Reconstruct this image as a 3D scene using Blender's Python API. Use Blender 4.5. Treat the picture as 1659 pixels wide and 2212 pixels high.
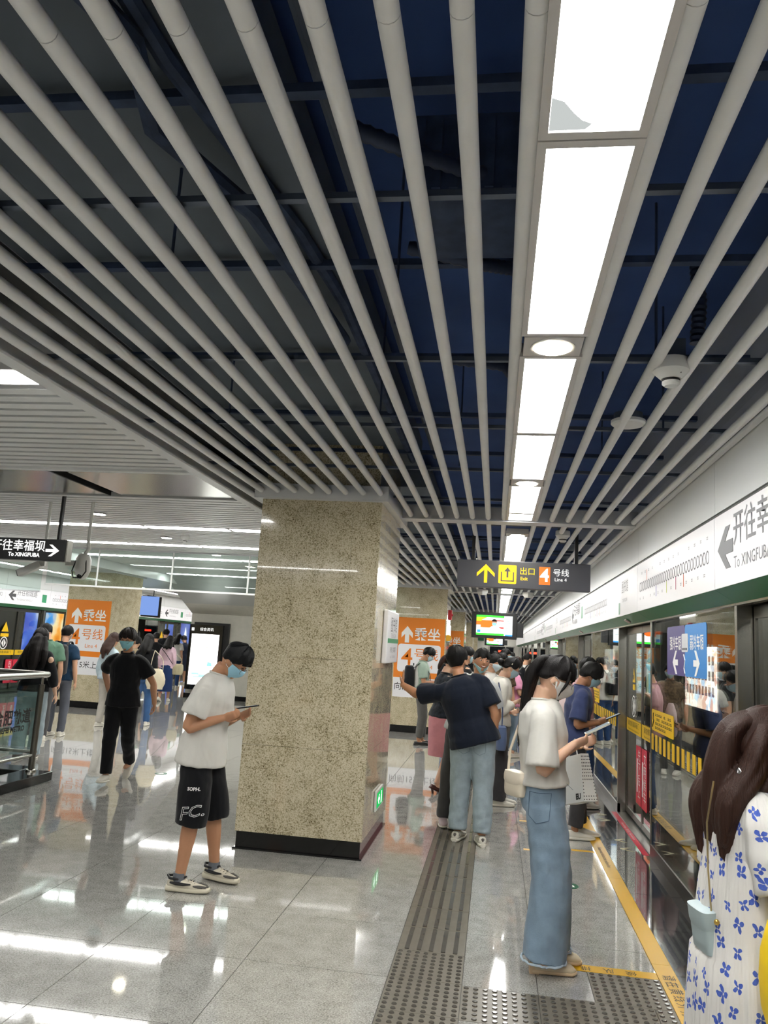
import bpy, bmesh, math, random
import numpy as np
from mathutils import Vector, Matrix
random.seed(7)
for o in list(bpy.data.objects): bpy.data.objects.remove(o)
SC = bpy.context.scene
COL = SC.collection
PI = math.pi
# ------------------------------------------------------------------ camera
CAM_H = 1.68
def cam_setup():
    f = 1700.0; yaw, pit, rol = math.radians(-8.509), math.radians(9.567), math.radians(3.423)
    fw = Vector((math.sin(yaw)*math.cos(pit), math.cos(yaw)*math.cos(pit), math.sin(pit)))
    rt = Vector((math.cos(yaw), -math.sin(yaw), 0)); up = rt.cross(fw)
    r = math.cos(rol)*rt + math.sin(rol)*up; u = -math.sin(rol)*rt + math.cos(rol)*up
    cd = bpy.data.cameras.new('camera'); c = bpy.data.objects.new('camera', cd); COL.objects.link(c)
    cd.sensor_fit = 'HORIZONTAL'; cd.sensor_width = 36; cd.lens = 36*f/1659.0
    cd.clip_start = .05; cd.clip_end = 200
    c.matrix_world = Matrix(((r.x,u.x,-fw.x,0),(r.y,u.y,-fw.y,0),(r.z,u.z,-fw.z,CAM_H),(0,0,0,1)))
    SC.camera = c
cam_setup()
# ------------------------------------------------------------------ world, exposure
w = bpy.data.worlds.new('world'); SC.world = w; w.use_nodes = True
w.node_tree.nodes['Background'].inputs[0].default_value = (.72,.74,.78,1)
w.node_tree.nodes['Background'].inputs[1].default_value = .02
SC.view_settings.view_transform = 'Standard'; SC.view_settings.look = 'None'
SC.view_settings.gamma = 1; SC.view_settings.use_curve_mapping = False
SC.view_settings.exposure = 1.0
PANEL_EMIT = 17.0; STRIP_EMIT = 13.0; DOWN_EMIT = 30.0
try:
    SC.cycles.max_bounces = 7; SC.cycles.diffuse_bounces = 4; SC.cycles.glossy_bounces = 3; SC.cycles.adaptive_threshold = .04; SC.cycles.use_light_tree = False
    SC.cycles.transparent_max_bounces = 12; SC.cycles.caustics_reflective = False; SC.cycles.caustics_refractive = False
    SC.cycles.sample_clamp_indirect = 6
except Exception: pass
# ------------------------------------------------------------------ materials
def lin(h):
    if isinstance(h, str):
        h = h.lstrip('#'); c = [int(h[i:i+2],16)/255 for i in (0,2,4)]
    else: c = h
    return tuple((x/12.92 if x <= .04045 else ((x+.055)/1.055)**2.4) for x in c)+(1,)
MATS = {}
def mat(name, col='#888888', rough=.5, metal=0, spec=.5, emit=0, ecol=None, bump=0, bscale=40, bdist=.01, var=0, vscale=8, coat=0, sheen=0, trans=0, alpha=1):
    if name in MATS: return MATS[name]
    m = bpy.data.materials.new(name); m.use_nodes = True; MATS[name] = m
    nt = m.node_tree; b = nt.nodes['Principled BSDF']
    b.inputs['Base Color'].default_value = lin(col); b.inputs['Roughness'].default_value = rough
    b.inputs['Metallic'].default_value = metal; b.inputs['Specular IOR Level'].default_value = spec
    if coat: b.inputs['Coat Weight'].default_value = coat; b.inputs['Coat Roughness'].default_value = .05
    if sheen: b.inputs['Sheen Weight'].default_value = sheen
    if emit:
        b.inputs['Emission Color'].default_value = lin(ecol or col); b.inputs['Emission Strength'].default_value = emit
    if bump or var:
        tc = nt.nodes.new('ShaderNodeTexCoord')
        n = nt.nodes.new('ShaderNodeTexNoise'); n.inputs['Scale'].default_value = bscale; n.inputs['Detail'].default_value = 4
        nt.links.new(tc.outputs['Object'], n.inputs['Vector'])
        if bump:
            bp = nt.nodes.new('ShaderNodeBump'); bp.inputs['Strength'].default_value = bump; bp.inputs['Distance'].default_value = bdist
            nt.links.new(n.outputs['Fac'], bp.inputs['Height']); nt.links.new(bp.outputs['Normal'], b.inputs['Normal'])
        if var:
            n2 = nt.nodes.new('ShaderNodeTexNoise'); n2.inputs['Scale'].default_value = vscale; n2.inputs['Detail'].default_value = 5
            nt.links.new(tc.outputs['Object'], n2.inputs['Vector'])
            mx = nt.nodes.new('ShaderNodeMix'); mx.data_type = 'RGBA'; c = lin(col)
            mx.inputs['A'].default_value = tuple(max(0,x*(1-var)) for x in c[:3])+(1,); mx.inputs['B'].default_value = tuple(min(1,x*(1+var)) for x in c[:3])+(1,)
            mr = nt.nodes.new('ShaderNodeMapRange'); mr.inputs['From Min'].default_value=.3; mr.inputs['From Max'].default_value=.7
            nt.links.new(n2.outputs['Fac'], mr.inputs['Value']); nt.links.new(mr.outputs['Result'], mx.inputs['Factor'])
            nt.links.new(mx.outputs['Result'], b.inputs['Base Color'])
    return m
def emat(name, col, strength):
    if name in MATS: return MATS[name]
    m = bpy.data.materials.new(name); m.use_nodes = True; MATS[name] = m; nt = m.node_tree
    nt.nodes.clear(); e = nt.nodes.new('ShaderNodeEmission'); o = nt.nodes.new('ShaderNodeOutputMaterial')
    e.inputs[0].default_value = lin(col); e.inputs[1].default_value = strength; nt.links.new(e.outputs[0], o.inputs[0]); return m
def granite(name, stops, scale, rough, rnd=.0, coat=0, joint=None, scale2=None):
    """speckled polished stone in world space; stops = [(pos, colour)...]; joint = (period_x, off_x, period_y, off_y) draws dark joints far away"""
    m = bpy.data.materials.new(name); m.use_nodes = True; MATS[name] = m; nt = m.node_tree; b = nt.nodes['Principled BSDF']; L = nt.links.new
    g = nt.nodes.new('ShaderNodeNewGeometry')
    n = nt.nodes.new('ShaderNodeTexNoise'); n.inputs['Scale'].default_value = scale; n.inputs['Detail'].default_value = 3; n.inputs['Roughness'].default_value = .65; n.inputs['Distortion'].default_value = .6
    L(g.outputs['Position'], n.inputs['Vector'])
    n2 = nt.nodes.new('ShaderNodeTexNoise'); n2.inputs['Scale'].default_value = scale2 or scale*.07; n2.inputs['Detail'].default_value = 2
    L(g.outputs['Position'], n2.inputs['Vector'])
    ma = nt.nodes.new('ShaderNodeMath'); ma.operation = 'MULTIPLY_ADD'; ma.inputs[1].default_value = .22; L(n2.outputs['Fac'], ma.inputs[0]); L(n.outputs['Fac'], ma.inputs[2])
    r = nt.nodes.new('ShaderNodeValToRGB'); cr = r.color_ramp
    while len(cr.elements) < len(stops): cr.elements.new(.5)
    for e,(p,c) in zip(cr.elements, stops): e.position = p; e.color = lin(c)
    L(ma.outputs[0], r.inputs[0]); out = r.outputs[0]
    if rnd:
        oi = nt.nodes.new('ShaderNodeObjectInfo'); mr = nt.nodes.new('ShaderNodeMapRange'); mr.inputs['To Min'].default_value = 1-rnd; mr.inputs['To Max'].default_value = 1+rnd
        L(oi.outputs['Random'], mr.inputs['Value']); mm = nt.nodes.new('ShaderNodeVectorMath'); mm.operation = 'SCALE'; L(out, mm.inputs[0]); L(mr.outputs[0], mm.inputs['Scale']); out = mm.outputs[0]
    if joint:
        sx = nt.nodes.new('ShaderNodeSeparateXYZ'); L(g.outputs['Position'], sx.inputs[0]); ms = []
        for ax,(per,off) in (('X',joint[:2]),('Y',joint[2:])):
            a = nt.nodes.new('ShaderNodeMath'); a.operation='SUBTRACT'; L(sx.outputs[ax], a.inputs[0]); a.inputs[1].default_value = off
            p = nt.nodes.new('ShaderNodeMath'); p.operation='PINGPONG'; L(a.outputs[0], p.inputs[0]); p.inputs[1].default_value = per/2
            l = nt.nodes.new('ShaderNodeMath'); l.operation='LESS_THAN'; L(p.outputs[0], l.inputs[0]); l.inputs[1].default_value = .003; ms.append(l)
        mx = nt.nodes.new('ShaderNodeMath'); mx.operation='MAXIMUM'; L(ms[0].outputs[0], mx.inputs[0]); L(ms[1].outputs[0], mx.inputs[1])
        mi = nt.nodes.new('ShaderNodeMix'); mi.data_type='RGBA'; L(mx.outputs[0], mi.inputs['Factor']); L(out, mi.inputs['A']); mi.inputs['B'].default_value = lin('#55534f'); out = mi.outputs['Result']
    L(out, b.inputs['Base Color']); b.inputs['Roughness'].default_value = rough
    b.inputs['Specular IOR Level'].default_value = .6
    if coat: b.inputs['Coat Weight'].default_value = coat; b.inputs['Coat Roughness'].default_value = .015; b.inputs['Coat IOR'].default_value = 1.6
    return m
def glass(name, ior=1.45, tint=(1,1,1), rough=0.0, gain=1.0):
    m = bpy.data.materials.new(name); m.use_nodes = True; MATS[name] = m; nt = m.node_tree; nt.nodes.clear(); L = nt.links.new
    t = nt.nodes.new('ShaderNodeBsdfTransparent'); t.inputs[0].default_value = tint+(1,)
    gl = nt.nodes.new('ShaderNodeBsdfGlossy'); gl.inputs['Roughness'].default_value = rough; gl.inputs[0].default_value = (.96,.98,.97,1)
    fr = nt.nodes.new('ShaderNodeFresnel'); ge = nt.nodes.new('ShaderNodeNewGeometry'); mi = nt.nodes.new('ShaderNodeMapRange'); mi.inputs['To Min'].default_value = ior; mi.inputs['To Max'].default_value = 1/ior; L(ge.outputs['Backfacing'], mi.inputs['Value']); L(mi.outputs[0], fr.inputs[0])
    mu = nt.nodes.new('ShaderNodeMath'); mu.operation='MULTIPLY'; mu.inputs[1].default_value = gain; mu.use_clamp = True; L(fr.outputs[0], mu.inputs[0])
    mx = nt.nodes.new('ShaderNodeMixShader'); o = nt.nodes.new('ShaderNodeOutputMaterial')
    L(mu.outputs[0], mx.inputs[0]); L(t.outputs[0], mx.inputs[1]); L(gl.outputs[0], mx.inputs[2]); L(mx.outputs[0], o.inputs[0]); return m
M_TILE = granite('floor_granite', [(.40,'#6f6e69'),(.52,'#94938e'),(.62,'#aaa9a4'),(.74,'#c1c0bb')], 130, .05, rnd=.03, coat=.6)
M_FAR = granite('floor_granite_far', [(.40,'#6f6e69'),(.52,'#94938e'),(.62,'#aaa9a4'),(.74,'#c1c0bb')], 130, .05, coat=.6, joint=(.765,-.49,.76,15.93))
M_PIL = granite('pillar_granite', [(.40,'#5a4e33'),(.49,'#8d8161'),(.57,'#bbaf8f'),(.70,'#d8ceb3')], 105, .10, rnd=.02, coat=.5)
M_DARKST = granite('dark_granite', [(.4,'#1b1c1e'),(.55,'#2b2c2e'),(.7,'#3a3b3d')], 140, .08, rnd=.05, coat=.5)
M_JOINT = mat('joint_mortar','#4a4844',.8)
M_SKIRT = mat('black_skirting','#0c0c0d',.12,coat=.5)
M_TUBE = mat('ceiling_tube_paint','#f0f1f1',.42,var=.04,vscale=6)
M_TRIM = mat('ceiling_trim_paint','#e2e3e4',.4)
M_BEAM = mat('beam_paint','#cdcfd2',.4,metal=.0)
M_NAVY = mat('navy_plenum','#3a5690',.8,var=.15,vscale=2)
M_DUCT = mat('grey_duct','#67717c',.7,var=.15,vscale=2)
M_RAILC = mat('carrier_rail','#5a6474',.5,metal=.3)
M_BAND = mat('old_steel_band','#3b4a66',.7,var=.3,vscale=12)
M_SLAT = mat('hall_slat_paint','#e6e7e7',.4)
M_ALU = mat('brushed_aluminium','#b8b8b4',.22,metal=.8)
M_PANELFR = mat('light_frame','#d9d6d4',.4)
M_WHITE = mat('white_enamel','#dcdddb',.3)
M_WALLP = mat('wall_enamel','#d3d5d4',.28)
M_SIGNW = mat('sign_white','#e6e5e8',.35)
M_GREEN = mat('line_green','#258a58',.35)
M_STEEL = mat('stainless','#a5a39c',.25,metal=1)
M_STEELD = mat('dark_stainless','#7d7b74',.28,metal=1)
M_BLACK = mat('black_rubber','#0d0d0e',.5)
M_TUNNEL = mat('tunnel_dark','#1c1d1f',.9)
M_GREYTX = mat('grey_print','#6f7075',.5)
M_LGREYTX = mat('light_grey_print','#a9a9ad',.5)
M_DKTX = mat('dark_print','#3a3a3c',.5)
M_BLKTX = mat('black_print','#141414',.5)
M_WTX = mat('white_print','#ecebe8',.5)
M_YEL = mat('yellow_vinyl','#e0b512',.35)
M_YELF = mat('yellow_floor_tape','#d3a31a',.3)
M_RED = mat('red_vinyl','#c8243f',.4)
M_ORANGE = mat('orange_banner','#e27f1c',.45)
M_ORTX = mat('orange_print','#e27a12',.5)
M_GLASS = glass('door_glass',1.52,(.80,.84,.82),gain=1.55)
M_GLASSB = glass('clear_glass',1.45,(.86,.93,.91))
M_PANEL = emat('panel_diffuser','#fbfaf7',PANEL_EMIT)
M_STRIP = emat('strip_diffuser','#fbfaf7',STRIP_EMIT)
M_DOWN = emat('downlight_diffuser','#fff6dc',DOWN_EMIT)
# ------------------------------------------------------------------ mesh helpers
class MB:
    def __init__(s): s.v=[]; s.f=[]; s.m=[]; s.cur=0
    def _add(s, vs, fs):
        o=len(s.v); s.v+= [tuple(v) for v in vs]; s.f+=[tuple(i+o for i in f) for f in fs]; s.m+=[s.cur]*len(fs); return s
    def box(s,x0,x1,y0,y1,z0,z1):
        return s._add([(x0,y0,z0),(x1,y0,z0),(x1,y1,z0),(x0,y1,z0),(x0,y0,z1),(x1,y0,z1),(x1,y1,z1),(x0,y1,z1)],
                      [(0,3,2,1),(4,5,6,7),(0,1,5,4),(1,2,6,5),(2,3,7,6),(3,0,4,7)])
    def quad(s,a,b,c,d): return s._add([a,b,c,d],[(0,1,2,3)])
    def prism(s, poly, d):
        """poly: list of 3D points (planar, ccw seen from +d); extruded by -d"""
        n=len(poly); d=Vector(d); top=[Vector(p) for p in poly]; bot=[p-d for p in top]
        fs=[tuple(range(n)), tuple(range(2*n-1,n-1,-1))]+[(i,i+n,(i+1)%n+n,(i+1)%n) for i in range(n)]
        return s._add(top+bot,fs)
    def cyl(s,p0,p1,r,seg=10,r1=None,cap=True):
        p0=Vector(p0);p1=Vector(p1);d=(p1-p0).normalized(); a=d.orthogonal().normalized(); b=d.cross(a); r1=r if r1 is None else r1
        vs=[p0+r*(math.cos(t)*a+math.sin(t)*b) for t in [2*PI*i/seg for i in range(seg)]]+[p1+r1*(math.cos(t)*a+math.sin(t)*b) for t in [2*PI*i/seg for i in range(seg)]]
        fs=[(i,(i+1)%seg,(i+1)%seg+seg,i+seg) for i in range(seg)]
        if cap: fs+=[tuple(range(seg-1,-1,-1)),tuple(range(seg,2*seg))]
        return s._add(vs,fs)
    def tube(s,pts,r,seg=8):
        """swept tube through points, r scalar or list"""
        pts=[Vector(p) for p in pts]; n=len(pts); rs=r if isinstance(r,(list,tuple)) else [r]*n; vs=[]; a=None
        for i,p in enumerate(pts):
            d=(pts[min(i+1,n-1)]-pts[max(i-1,0)]).normalized()
            a=d.orthogonal().normalized() if a is None else (a-d*a.dot(d)).normalized()
            b=d.cross(a)
            vs+=[p+rs[i]*(math.cos(2*PI*k/seg)*a+math.sin(2*PI*k/seg)*b) for k in range(seg)]
        fs=[(i*seg+k,i*seg+(k+1)%seg,(i+1)*seg+(k+1)%seg,(i+1)*seg+k) for i in range(n-1) for k in range(seg)]
        fs+=[tuple(range(seg-1,-1,-1)),tuple(range((n-1)*seg,n*seg))]
        return s._add(vs,fs)
    def lathe(s,prof,c,seg=20,axis='z'):
        vs=[];n=len(prof)
        for (r,h) in prof:
            for k in range(seg):
                t=2*PI*k/seg; x,y,z=r*math.cos(t),r*math.sin(t),h
                vs.append((c[0]+x,c[1]+y,c[2]+z))
        fs=[(i*seg+k,i*seg+(k+1)%seg,(i+1)*seg+(k+1)%seg,(i+1)*seg+k) for i in range(n-1) for k in range(seg)]
        fs+=[tuple(range(seg-1,-1,-1)),tuple(range((n-1)*seg,n*seg))]
        return s._add(vs,fs)
    def sphere(s,c,r,seg=14,ring=9,sc=(1,1,1)):
        vs=[(c[0],c[1],c[2]+r*sc[2])]
        for i in range(1,ring):
            ph=PI*i/ring
            for k in range(seg):
                t=2*PI*k/seg; vs.append((c[0]+r*sc[0]*math.sin(ph)*math.cos(t),c[1]+r*sc[1]*math.sin(ph)*math.sin(t),c[2]+r*sc[2]*math.cos(ph)))
        vs.append((c[0],c[1],c[2]-r*sc[2])); e=len(vs)-1
        fs=[(0,1+k,1+(k+1)%seg) for k in range(seg)]
        fs+=[(1+(i-1)*seg+k,1+i*seg+k,1+i*seg+(k+1)%seg,1+(i-1)*seg+(k+1)%seg) for i in range(1,ring-1) for k in range(seg)]
        fs+=[(1+(ring-2)*seg+k,e,1+(ring-2)*seg+(k+1)%seg) for k in range(seg)]
        return s._add(vs,fs)
    def mesh(s,name,mats,smooth=False):
        me=bpy.data.meshes.new(name); me.from_pydata(s.v,[],s.f)
        for m in (mats if isinstance(mats,(list,tuple)) else [mats]): me.materials.append(m)
        if len(me.materials)>1: me.polygons.foreach_set('material_index',s.m)
        me.validate(); 
        if smooth:
            me.polygons.foreach_set('use_smooth',[True]*len(me.polygons))
            try: me.set_sharp_from_angle(angle=math.radians(40))
            except Exception: pass
        me.update(); return me
    def build(s,name,mats,parent=None,smooth=False,bevel=0):
        return link(name,s.mesh(name,mats,smooth),parent,bevel)
def link(name,me,parent=None,bevel=0,loc=None):
    o=bpy.data.objects.new(name,me); COL.objects.link(o)
    if parent is not None: o.parent=parent
    if loc is not None: o.location=loc
    if bevel:
        b=o.modifiers.new('bevel','BEVEL'); b.width=bevel; b.segments=2; b.limit_method='ANGLE'
    return o
def empty(name,loc=(0,0,0)):
    o=bpy.data.objects.new(name,None); COL.objects.link(o); o.location=loc; o.empty_display_size=.1; return o
def tag(o,label=None,cat=None,group=None,kind=None):
    if label: o['label']=label
    if cat: o['category']=cat
    if group: o['group']=group
    if kind: o['kind']=kind
    return o
def thing(name,label,cat,group=None,loc=(0,0,0)): return tag(empty(name,loc),label,cat,group)
def struct(o,label=None): o['kind']='structure'; 
def struct(o,label=None):
    o['kind']='structure'
    if label: o['label']=label
    return o
TXC={}
def text_mesh(body,size,spacing=1.0,align='CENTER',bold=0):
    k=(body,size,spacing,align,bold)
    if k in TXC: return TXC[k].copy()
    cu=bpy.data.curves.new('lettering','FONT'); cu.body=body; cu.size=size; cu.align_x=align; cu.align_y='CENTER'; cu.space_character=spacing; cu.resolution_u=2
    if bold: cu.offset=bold
    ob=bpy.data.objects.new('lettering',cu); COL.objects.link(ob)
    me=bpy.data.meshes.new_from_object(ob); COL.objects.unlink(ob); bpy.data.objects.remove(ob); TXC[k]=me; return me.copy()
def text(body,size,m,o,xd,yd,parent=None,spacing=1.0,align='CENTER',sx=1.0,name='lettering',bold=0):
    """flat lettering at world/local point o, reading along xd with up yd"""
    me=text_mesh(body,size,spacing,align,bold); xd=Vector(xd).normalized(); yd=Vector(yd).normalized(); zd=xd.cross(yd)
    R=Matrix(((xd.x*sx,yd.x,zd.x,o[0]),(xd.y*sx,yd.y,zd.y,o[1]),(xd.z*sx,yd.z,zd.z,o[2]),(0,0,0,1)))
    me.transform(R); me.materials.clear(); me.materials.append(m)
    return link(name,me,parent)
def flat(poly,o,xd,yd,m,name,parent=None,th=.002):
    """flat coloured shape (2D outline) with a little thickness, on the plane o/xd/yd"""
    xd=Vector(xd).normalized(); yd=Vector(yd).normalized(); zd=xd.cross(yd); o=Vector(o)
    b=MB(); polys=poly if isinstance(poly[0][0],(list,tuple)) else [poly]
    for p in polys: b.prism([o+xd*x+yd*y+zd*th for x,y in p], zd*th)
    return b.build(name,m,parent)
def rect(x0,x1,y0,y1): return [(x0,y0),(x1,y0),(x1,y1),(x0,y1)]
def rrect(x0,x1,y0,y1,r,n=5):
    out=[]
    for cx,cy,a in ((x1-r,y0+r,-90),(x1-r,y1-r,0),(x0+r,y1-r,90),(x0+r,y0+r,180)):
        for i in range(n+1):
            t=math.radians(a+90*i/n); out.append((cx+r*math.cos(t),cy+r*math.sin(t)))
    return out
def arrow(w,h,t,head=.55):
    """upward arrow outline of width w height h stroke t, centred"""
    k=head*h; q=t*1.15; m=h/2-t*1.35; sl=(m-(h/2-k-q))/(w/2)   # inner edge slope
    yi=m-sl*t/2
    return [[(0,h/2),(-w/2,h/2-k),(-w/2,h/2-k-q),(-t/2,yi),(-t/2,-h/2),(t/2,-h/2),(t/2,yi),(w/2,h/2-k-q),(w/2,h/2-k)]]
def rot2(polys,a):
    c,s=math.cos(a),math.sin(a); return [[(x*c-y*s,x*s+y*c) for x,y in p] for p in polys]
def off2(polys,dx,dy): return [[(x+dx,y+dy) for x,y in p] for p in polys]
# ------------------------------------------------------------------ FLOOR
ROWS=[2.84,3.60,4.365,5.125,5.96,6.80]+[6.80+.76*i for i in range(1,13)]   # joints across, ends at 15.92
COLS=[-.49-.765*i for i in range(0,11)]                                    # joints along, ends at -8.14
floor=MB().box(-12.2,1.62,-8,56,-.12,-.008).build('floor',M_JOINT); struct(floor,'polished light grey granite platform floor')
GAP=.0022
tile_cache={}
def slab(x0,x1,y0,y1,m,name,parent=floor,z1=0,th=.02,gap=GAP):
    k=(round(x1-x0,4),round(y1-y0,4),m.name,th)
    if k not in tile_cache:
        w,h=x1-x0-2*gap,y1-y0-2*gap
        tile_cache[k]=MB().box(-w/2,w/2,-h/2,h/2,-th,0).mesh(name,m)
    return link(name,tile_cache[k],parent,loc=((x0+x1)/2,(y0+y1)/2,z1))
for j in range(len(ROWS)-1):
    y0,y1=ROWS[j],ROWS[j+1]
    for i in range(len(COLS)-1): slab(COLS[i+1],COLS[i],y0,y1,M_TILE,'floor_tile')
    if y0>4.3 or y1<3.7:
        slab(-.11,.272,y0,y1,M_TILE,'floor_tile'); 
    if y0>5.1 : slab(.272,.93,y0,y1,M_TILE,'floor_tile')
slab(.272,.55,4.365,4.742,M_TILE,'floor_tile'); slab(.272,.93,4.742,5.125,M_TILE,'floor_tile')
slab(-.11,.272,3.60,3.985,M_TILE,'floor_tile'); slab(.272,.93,3.60,3.985,M_TILE,'floor_tile'); slab(.272,.93,2.84,3.6,M_TILE,'floor_tile')
b=MB(); b.box(-8.14,-.49,15.92,56,-.02,0).box(-.11,.93,15.92,56,-.02,0).box(-12,-8.14,-8,56,-.02,0).box(-8.14,.93,-8,2.84,-.02,0)
b.build('floor_slab_beyond',M_FAR,floor)
# dark granite platform edge
for k in range(-2,24):
    y0=-.5+.757*k+.029
    slab(1.035,1.41,y0,y0+.757,M_DARKST,'edge_slab')
slab(1.035,1.41,17.7,56,M_DARKST,'edge_slab'); slab(.93,1.035,-6,-2,M_DARKST,'edge_slab')
# yellow safety line, pieces with joints
ylen=[-2,-.3,1.4,3.17,4.97,6.70,8.45,10.2,11.95,13.7,15.45]
for a,c in zip(ylen[:-1],ylen[1:]): slab(.93,1.035,a,c,M_YELF,'yellow_line',z1=.0012,gap=.001)
slab(.93,1.035,15.45,56,M_YELF,'yellow_line',z1=.0012)
# tactile tiles
M_TACT=mat('tactile_stone','#6f6a5f',.35,var=.12,vscale=14,spec=.4)
M_TACTD=mat('tactile_relief','#55524c',.16,var=.1,vscale=20)
def stud(b,x,y,r=.0135,h=.005):
    seg=8; vs=[(x+r*math.cos(2*PI*k/seg),y+r*math.sin(2*PI*k/seg),0) for k in range(seg)]+[(x+r*.8*math.cos(2*PI*k/seg),y+r*.8*math.sin(2*PI*k/seg),h) for k in range(seg)]
    b._add(vs,[(i,(i+1)%seg,(i+1)%seg+seg,i+seg) for i in range(seg)]+[tuple(range(seg,2*seg))])
def dot_tile(nx=8,w=.38,ny=8,h=.38):
    b=MB(); b.box(-w/2+.0015,w/2-.0015,-h/2+.0015,h/2-.0015,-.02,0); b.cur=1
    for i in range(nx):
        for j in range(ny): stud(b,-w/2+.0475*(i+.5),-h/2+.0475*(j+.5))
    return b.mesh('tactile_tile',[M_TACT,M_TACTD])
def bar_tile():
    w=h=.38; b=MB(); b.box(-w/2+.0015,w/2-.0015,-h/2+.0015,h/2-.0015,-.02,0); b.cur=1
    for i in range(5):
        x=-.136+.068*i; p=rrect(x-.0125,x+.0125,-.175,.175,.006,2)
        b.prism([(px,py,.005) for px,py in p],(0,0,.006))
    return b.mesh('tactile_tile',[M_TACT,M_TACTD])
MD,MBAR=dot_tile(),bar_tile()
for k in range(-1,2): link('tactile_tile',MD,floor,loc=(-.30,4.567-.38*(1-k)+.0,0))
link('tactile_tile',MD,floor,loc=(-.30,3.427,0)); 
for k in range(29): link('tactile_tile',MBAR,floor,loc=(-.30,4.947+.38*k,0))
tag(MB().box(-.49,-.11,15.94,56,-.02,.002).build('tactile_strip_beyond',M_TACT,floor),kind='stuff')
for k in range(2): link('tactile_tile',MD,floor,loc=(.08+.38*k,4.175,0))
MD2=dot_tile(2,.10); link('tactile_tile',MD2,floor,loc=(.88-.0,4.175,0))
slab(.65,.83,3.985,4.365,M_TACT,'tactile_tile') if False else link('tactile_tile',dot_tile(4,.19),floor,loc=(.741,4.175,0))
link('tactile_tile',MD,floor,loc=(.74,4.555,0))
# cross strip and lettering on the floor
slab(.43,.93,4.742,4.838,M_YELF,'queue_strip',z1=.0012)
text('候  队  排',.062,M_BLKTX,(.67,4.79,.0022),(-1,0,0),(0,-1,0),floor,spacing=1.25)
for (xx,yy) in ((.40,8.55),(.40,7.36),(.82,7.5),(.40,9.9)):
    slab(xx-.10,xx+.10,yy-.03,yy+.03,M_YELF,'queue_strip',z1=.0012)
# lettering on the yellow line reads along the platform
text('请在黄线外排队',.075,M_DKTX,(.982,4.52,.0022),(0,-1,0),(1,0,0),floor,spacing=1.35)
text('Please wait behind the yellow line',.05,M_DKTX,(.982,7.35,.0022),(0,-1,0),(1,0,0),floor)
text('请在黄线外排队',.075,M_DKTX,(.982,9.1,.0022),(0,-1,0),(1,0,0),floor,spacing=1.35)
# red strip, floor arrows in front of the doors
def door_floor_marks(yc):
    slab(1.338,1.396,yc-.97,yc+.97,M_RED,'red_floor_strip',z1=.0015)
    text('Please mind the gap   请先下后上   Please mind the gap',.034,M_WTX,(1.367,yc,.0024),(0,-1,0),(1,0,0),floor)
    for dy in (.74,.46,-.46,-.80):
        A=arrow(.13,.13,.028); A=rot2(A, 0 if dy>0 else PI)
        flat([[(-.065,-.03),(0,.045),(.065,-.03),(.065,-.06),(0,.012),(-.065,-.06)]] if dy>0 else [[(x,-y) for x,y in [(-.065,-.06),(0,.012),(.065,-.06),(.065,-.03),(0,.045),(-.065,-.03)]]],(1.215,yc+dy,.0005),(0,-1,0),(1,0,0) if dy<0 else (1,0,0),mat('cream_vinyl','#cfc9a6',.5),'floor_arrow',floor,th=.0012)
door_floor_marks(8.52)
A=[[(-.095,-.03),(.095,-.03),(.095,.03),(-.095,.03)]]
# round green evacuation markers
def evac(x,y):
    d=thing('evacuation_marker','round green floor marker with white arrow '+('beside the wide-leg jeans' if x>0 else 'in the open hall'),'floor marker',loc=(x,y,0))
    MB().lathe([(.075,0),(.075,.002),(.07,.003)],(0,0,0),24).build('disc',mat('marker_green','#0f5c3c',.3),d)
    flat(arrow(.075,.085,.03),(0,0,.0031),(1,0,0),(0,1,0),M_WTX,'arrow',d,th=.0006)
evac(.60,6.37); evac(-3.92,9.40)
# ------------------------------------------------------------------ CEILING over the platform
ceil=MB().box(-2.35,1.75,-8,56,3.72,3.85).build('ceiling',M_NAVY); struct(ceil,'dark navy plenum above pale round ceiling tubes')
CX=.187; PIT=.148; ZT=2.93
BEAMS=[7.53+9.53*k for k in range(-1,6)]
MB().box(-2.25,-.75,-8,7.2,3.36,3.60).build('duct',M_DUCT,ceil); MB().box(-2.25,-.75,8.2,56,3.36,3.60).build('duct',M_DUCT,ceil)
tube_cache={}
def tube_piece(x,y0,y1,seg=14):
    L=round(y1-y0,3); k=(L,seg)
    if k not in tube_cache:
        b=MB(); b.cyl((0,0,0),(0,L,0),.0255,seg); tube_cache[k]=b.mesh('ceiling_tube',M_TUBE,True)
    return link('ceiling_tube',tube_cache[k],ceil,loc=(x,y0,ZT))
def bay(y0,y1,joint=None,seg=14,beampil=True):
    for k in list(range(-16,0))+list(range(1,8)):
        x=CX+PIT*k
        if x<-2.22: continue
        ya,yb=y0,y1
        if beampil and x<-.95 and x>-2.10: yb=y1-1.03
        if beampil and x<-.95 and x>-2.10 and y0>0: ya=y0+.25
        if joint and ya<joint<yb:
            tube_piece(x,ya,joint-.0015,seg); tube_piece(x,joint+.0015,yb,seg)
        else: tube_piece(x,ya,yb,seg)
bay(-1.83,7.43,joint=1.37); bay(7.64,16.96,seg=10); bay(17.17,26.49,seg=8)
b=MB()
for i in range(3):
    y0,y1=BEAMS[3+i]+.1,BEAMS[4+i]-.1 if i<2 else 55.5
    for k in list(range(-15,0))+list(range(1,8)): b.cyl((CX+PIT*k,y0,ZT),(CX+PIT*k,y1,ZT),.0255,6)
tag(b.build('ceiling_tubes_beyond',M_TUBE,ceil),kind='stuff')
for y in BEAMS:
    xl=-.93
    MB().box(xl,1.27,y-.085,y+.085,2.905,3.03).box(xl,1.27,y-.10,y+.10,2.893,2.906).build('beam',M_BEAM,ceil)
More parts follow.
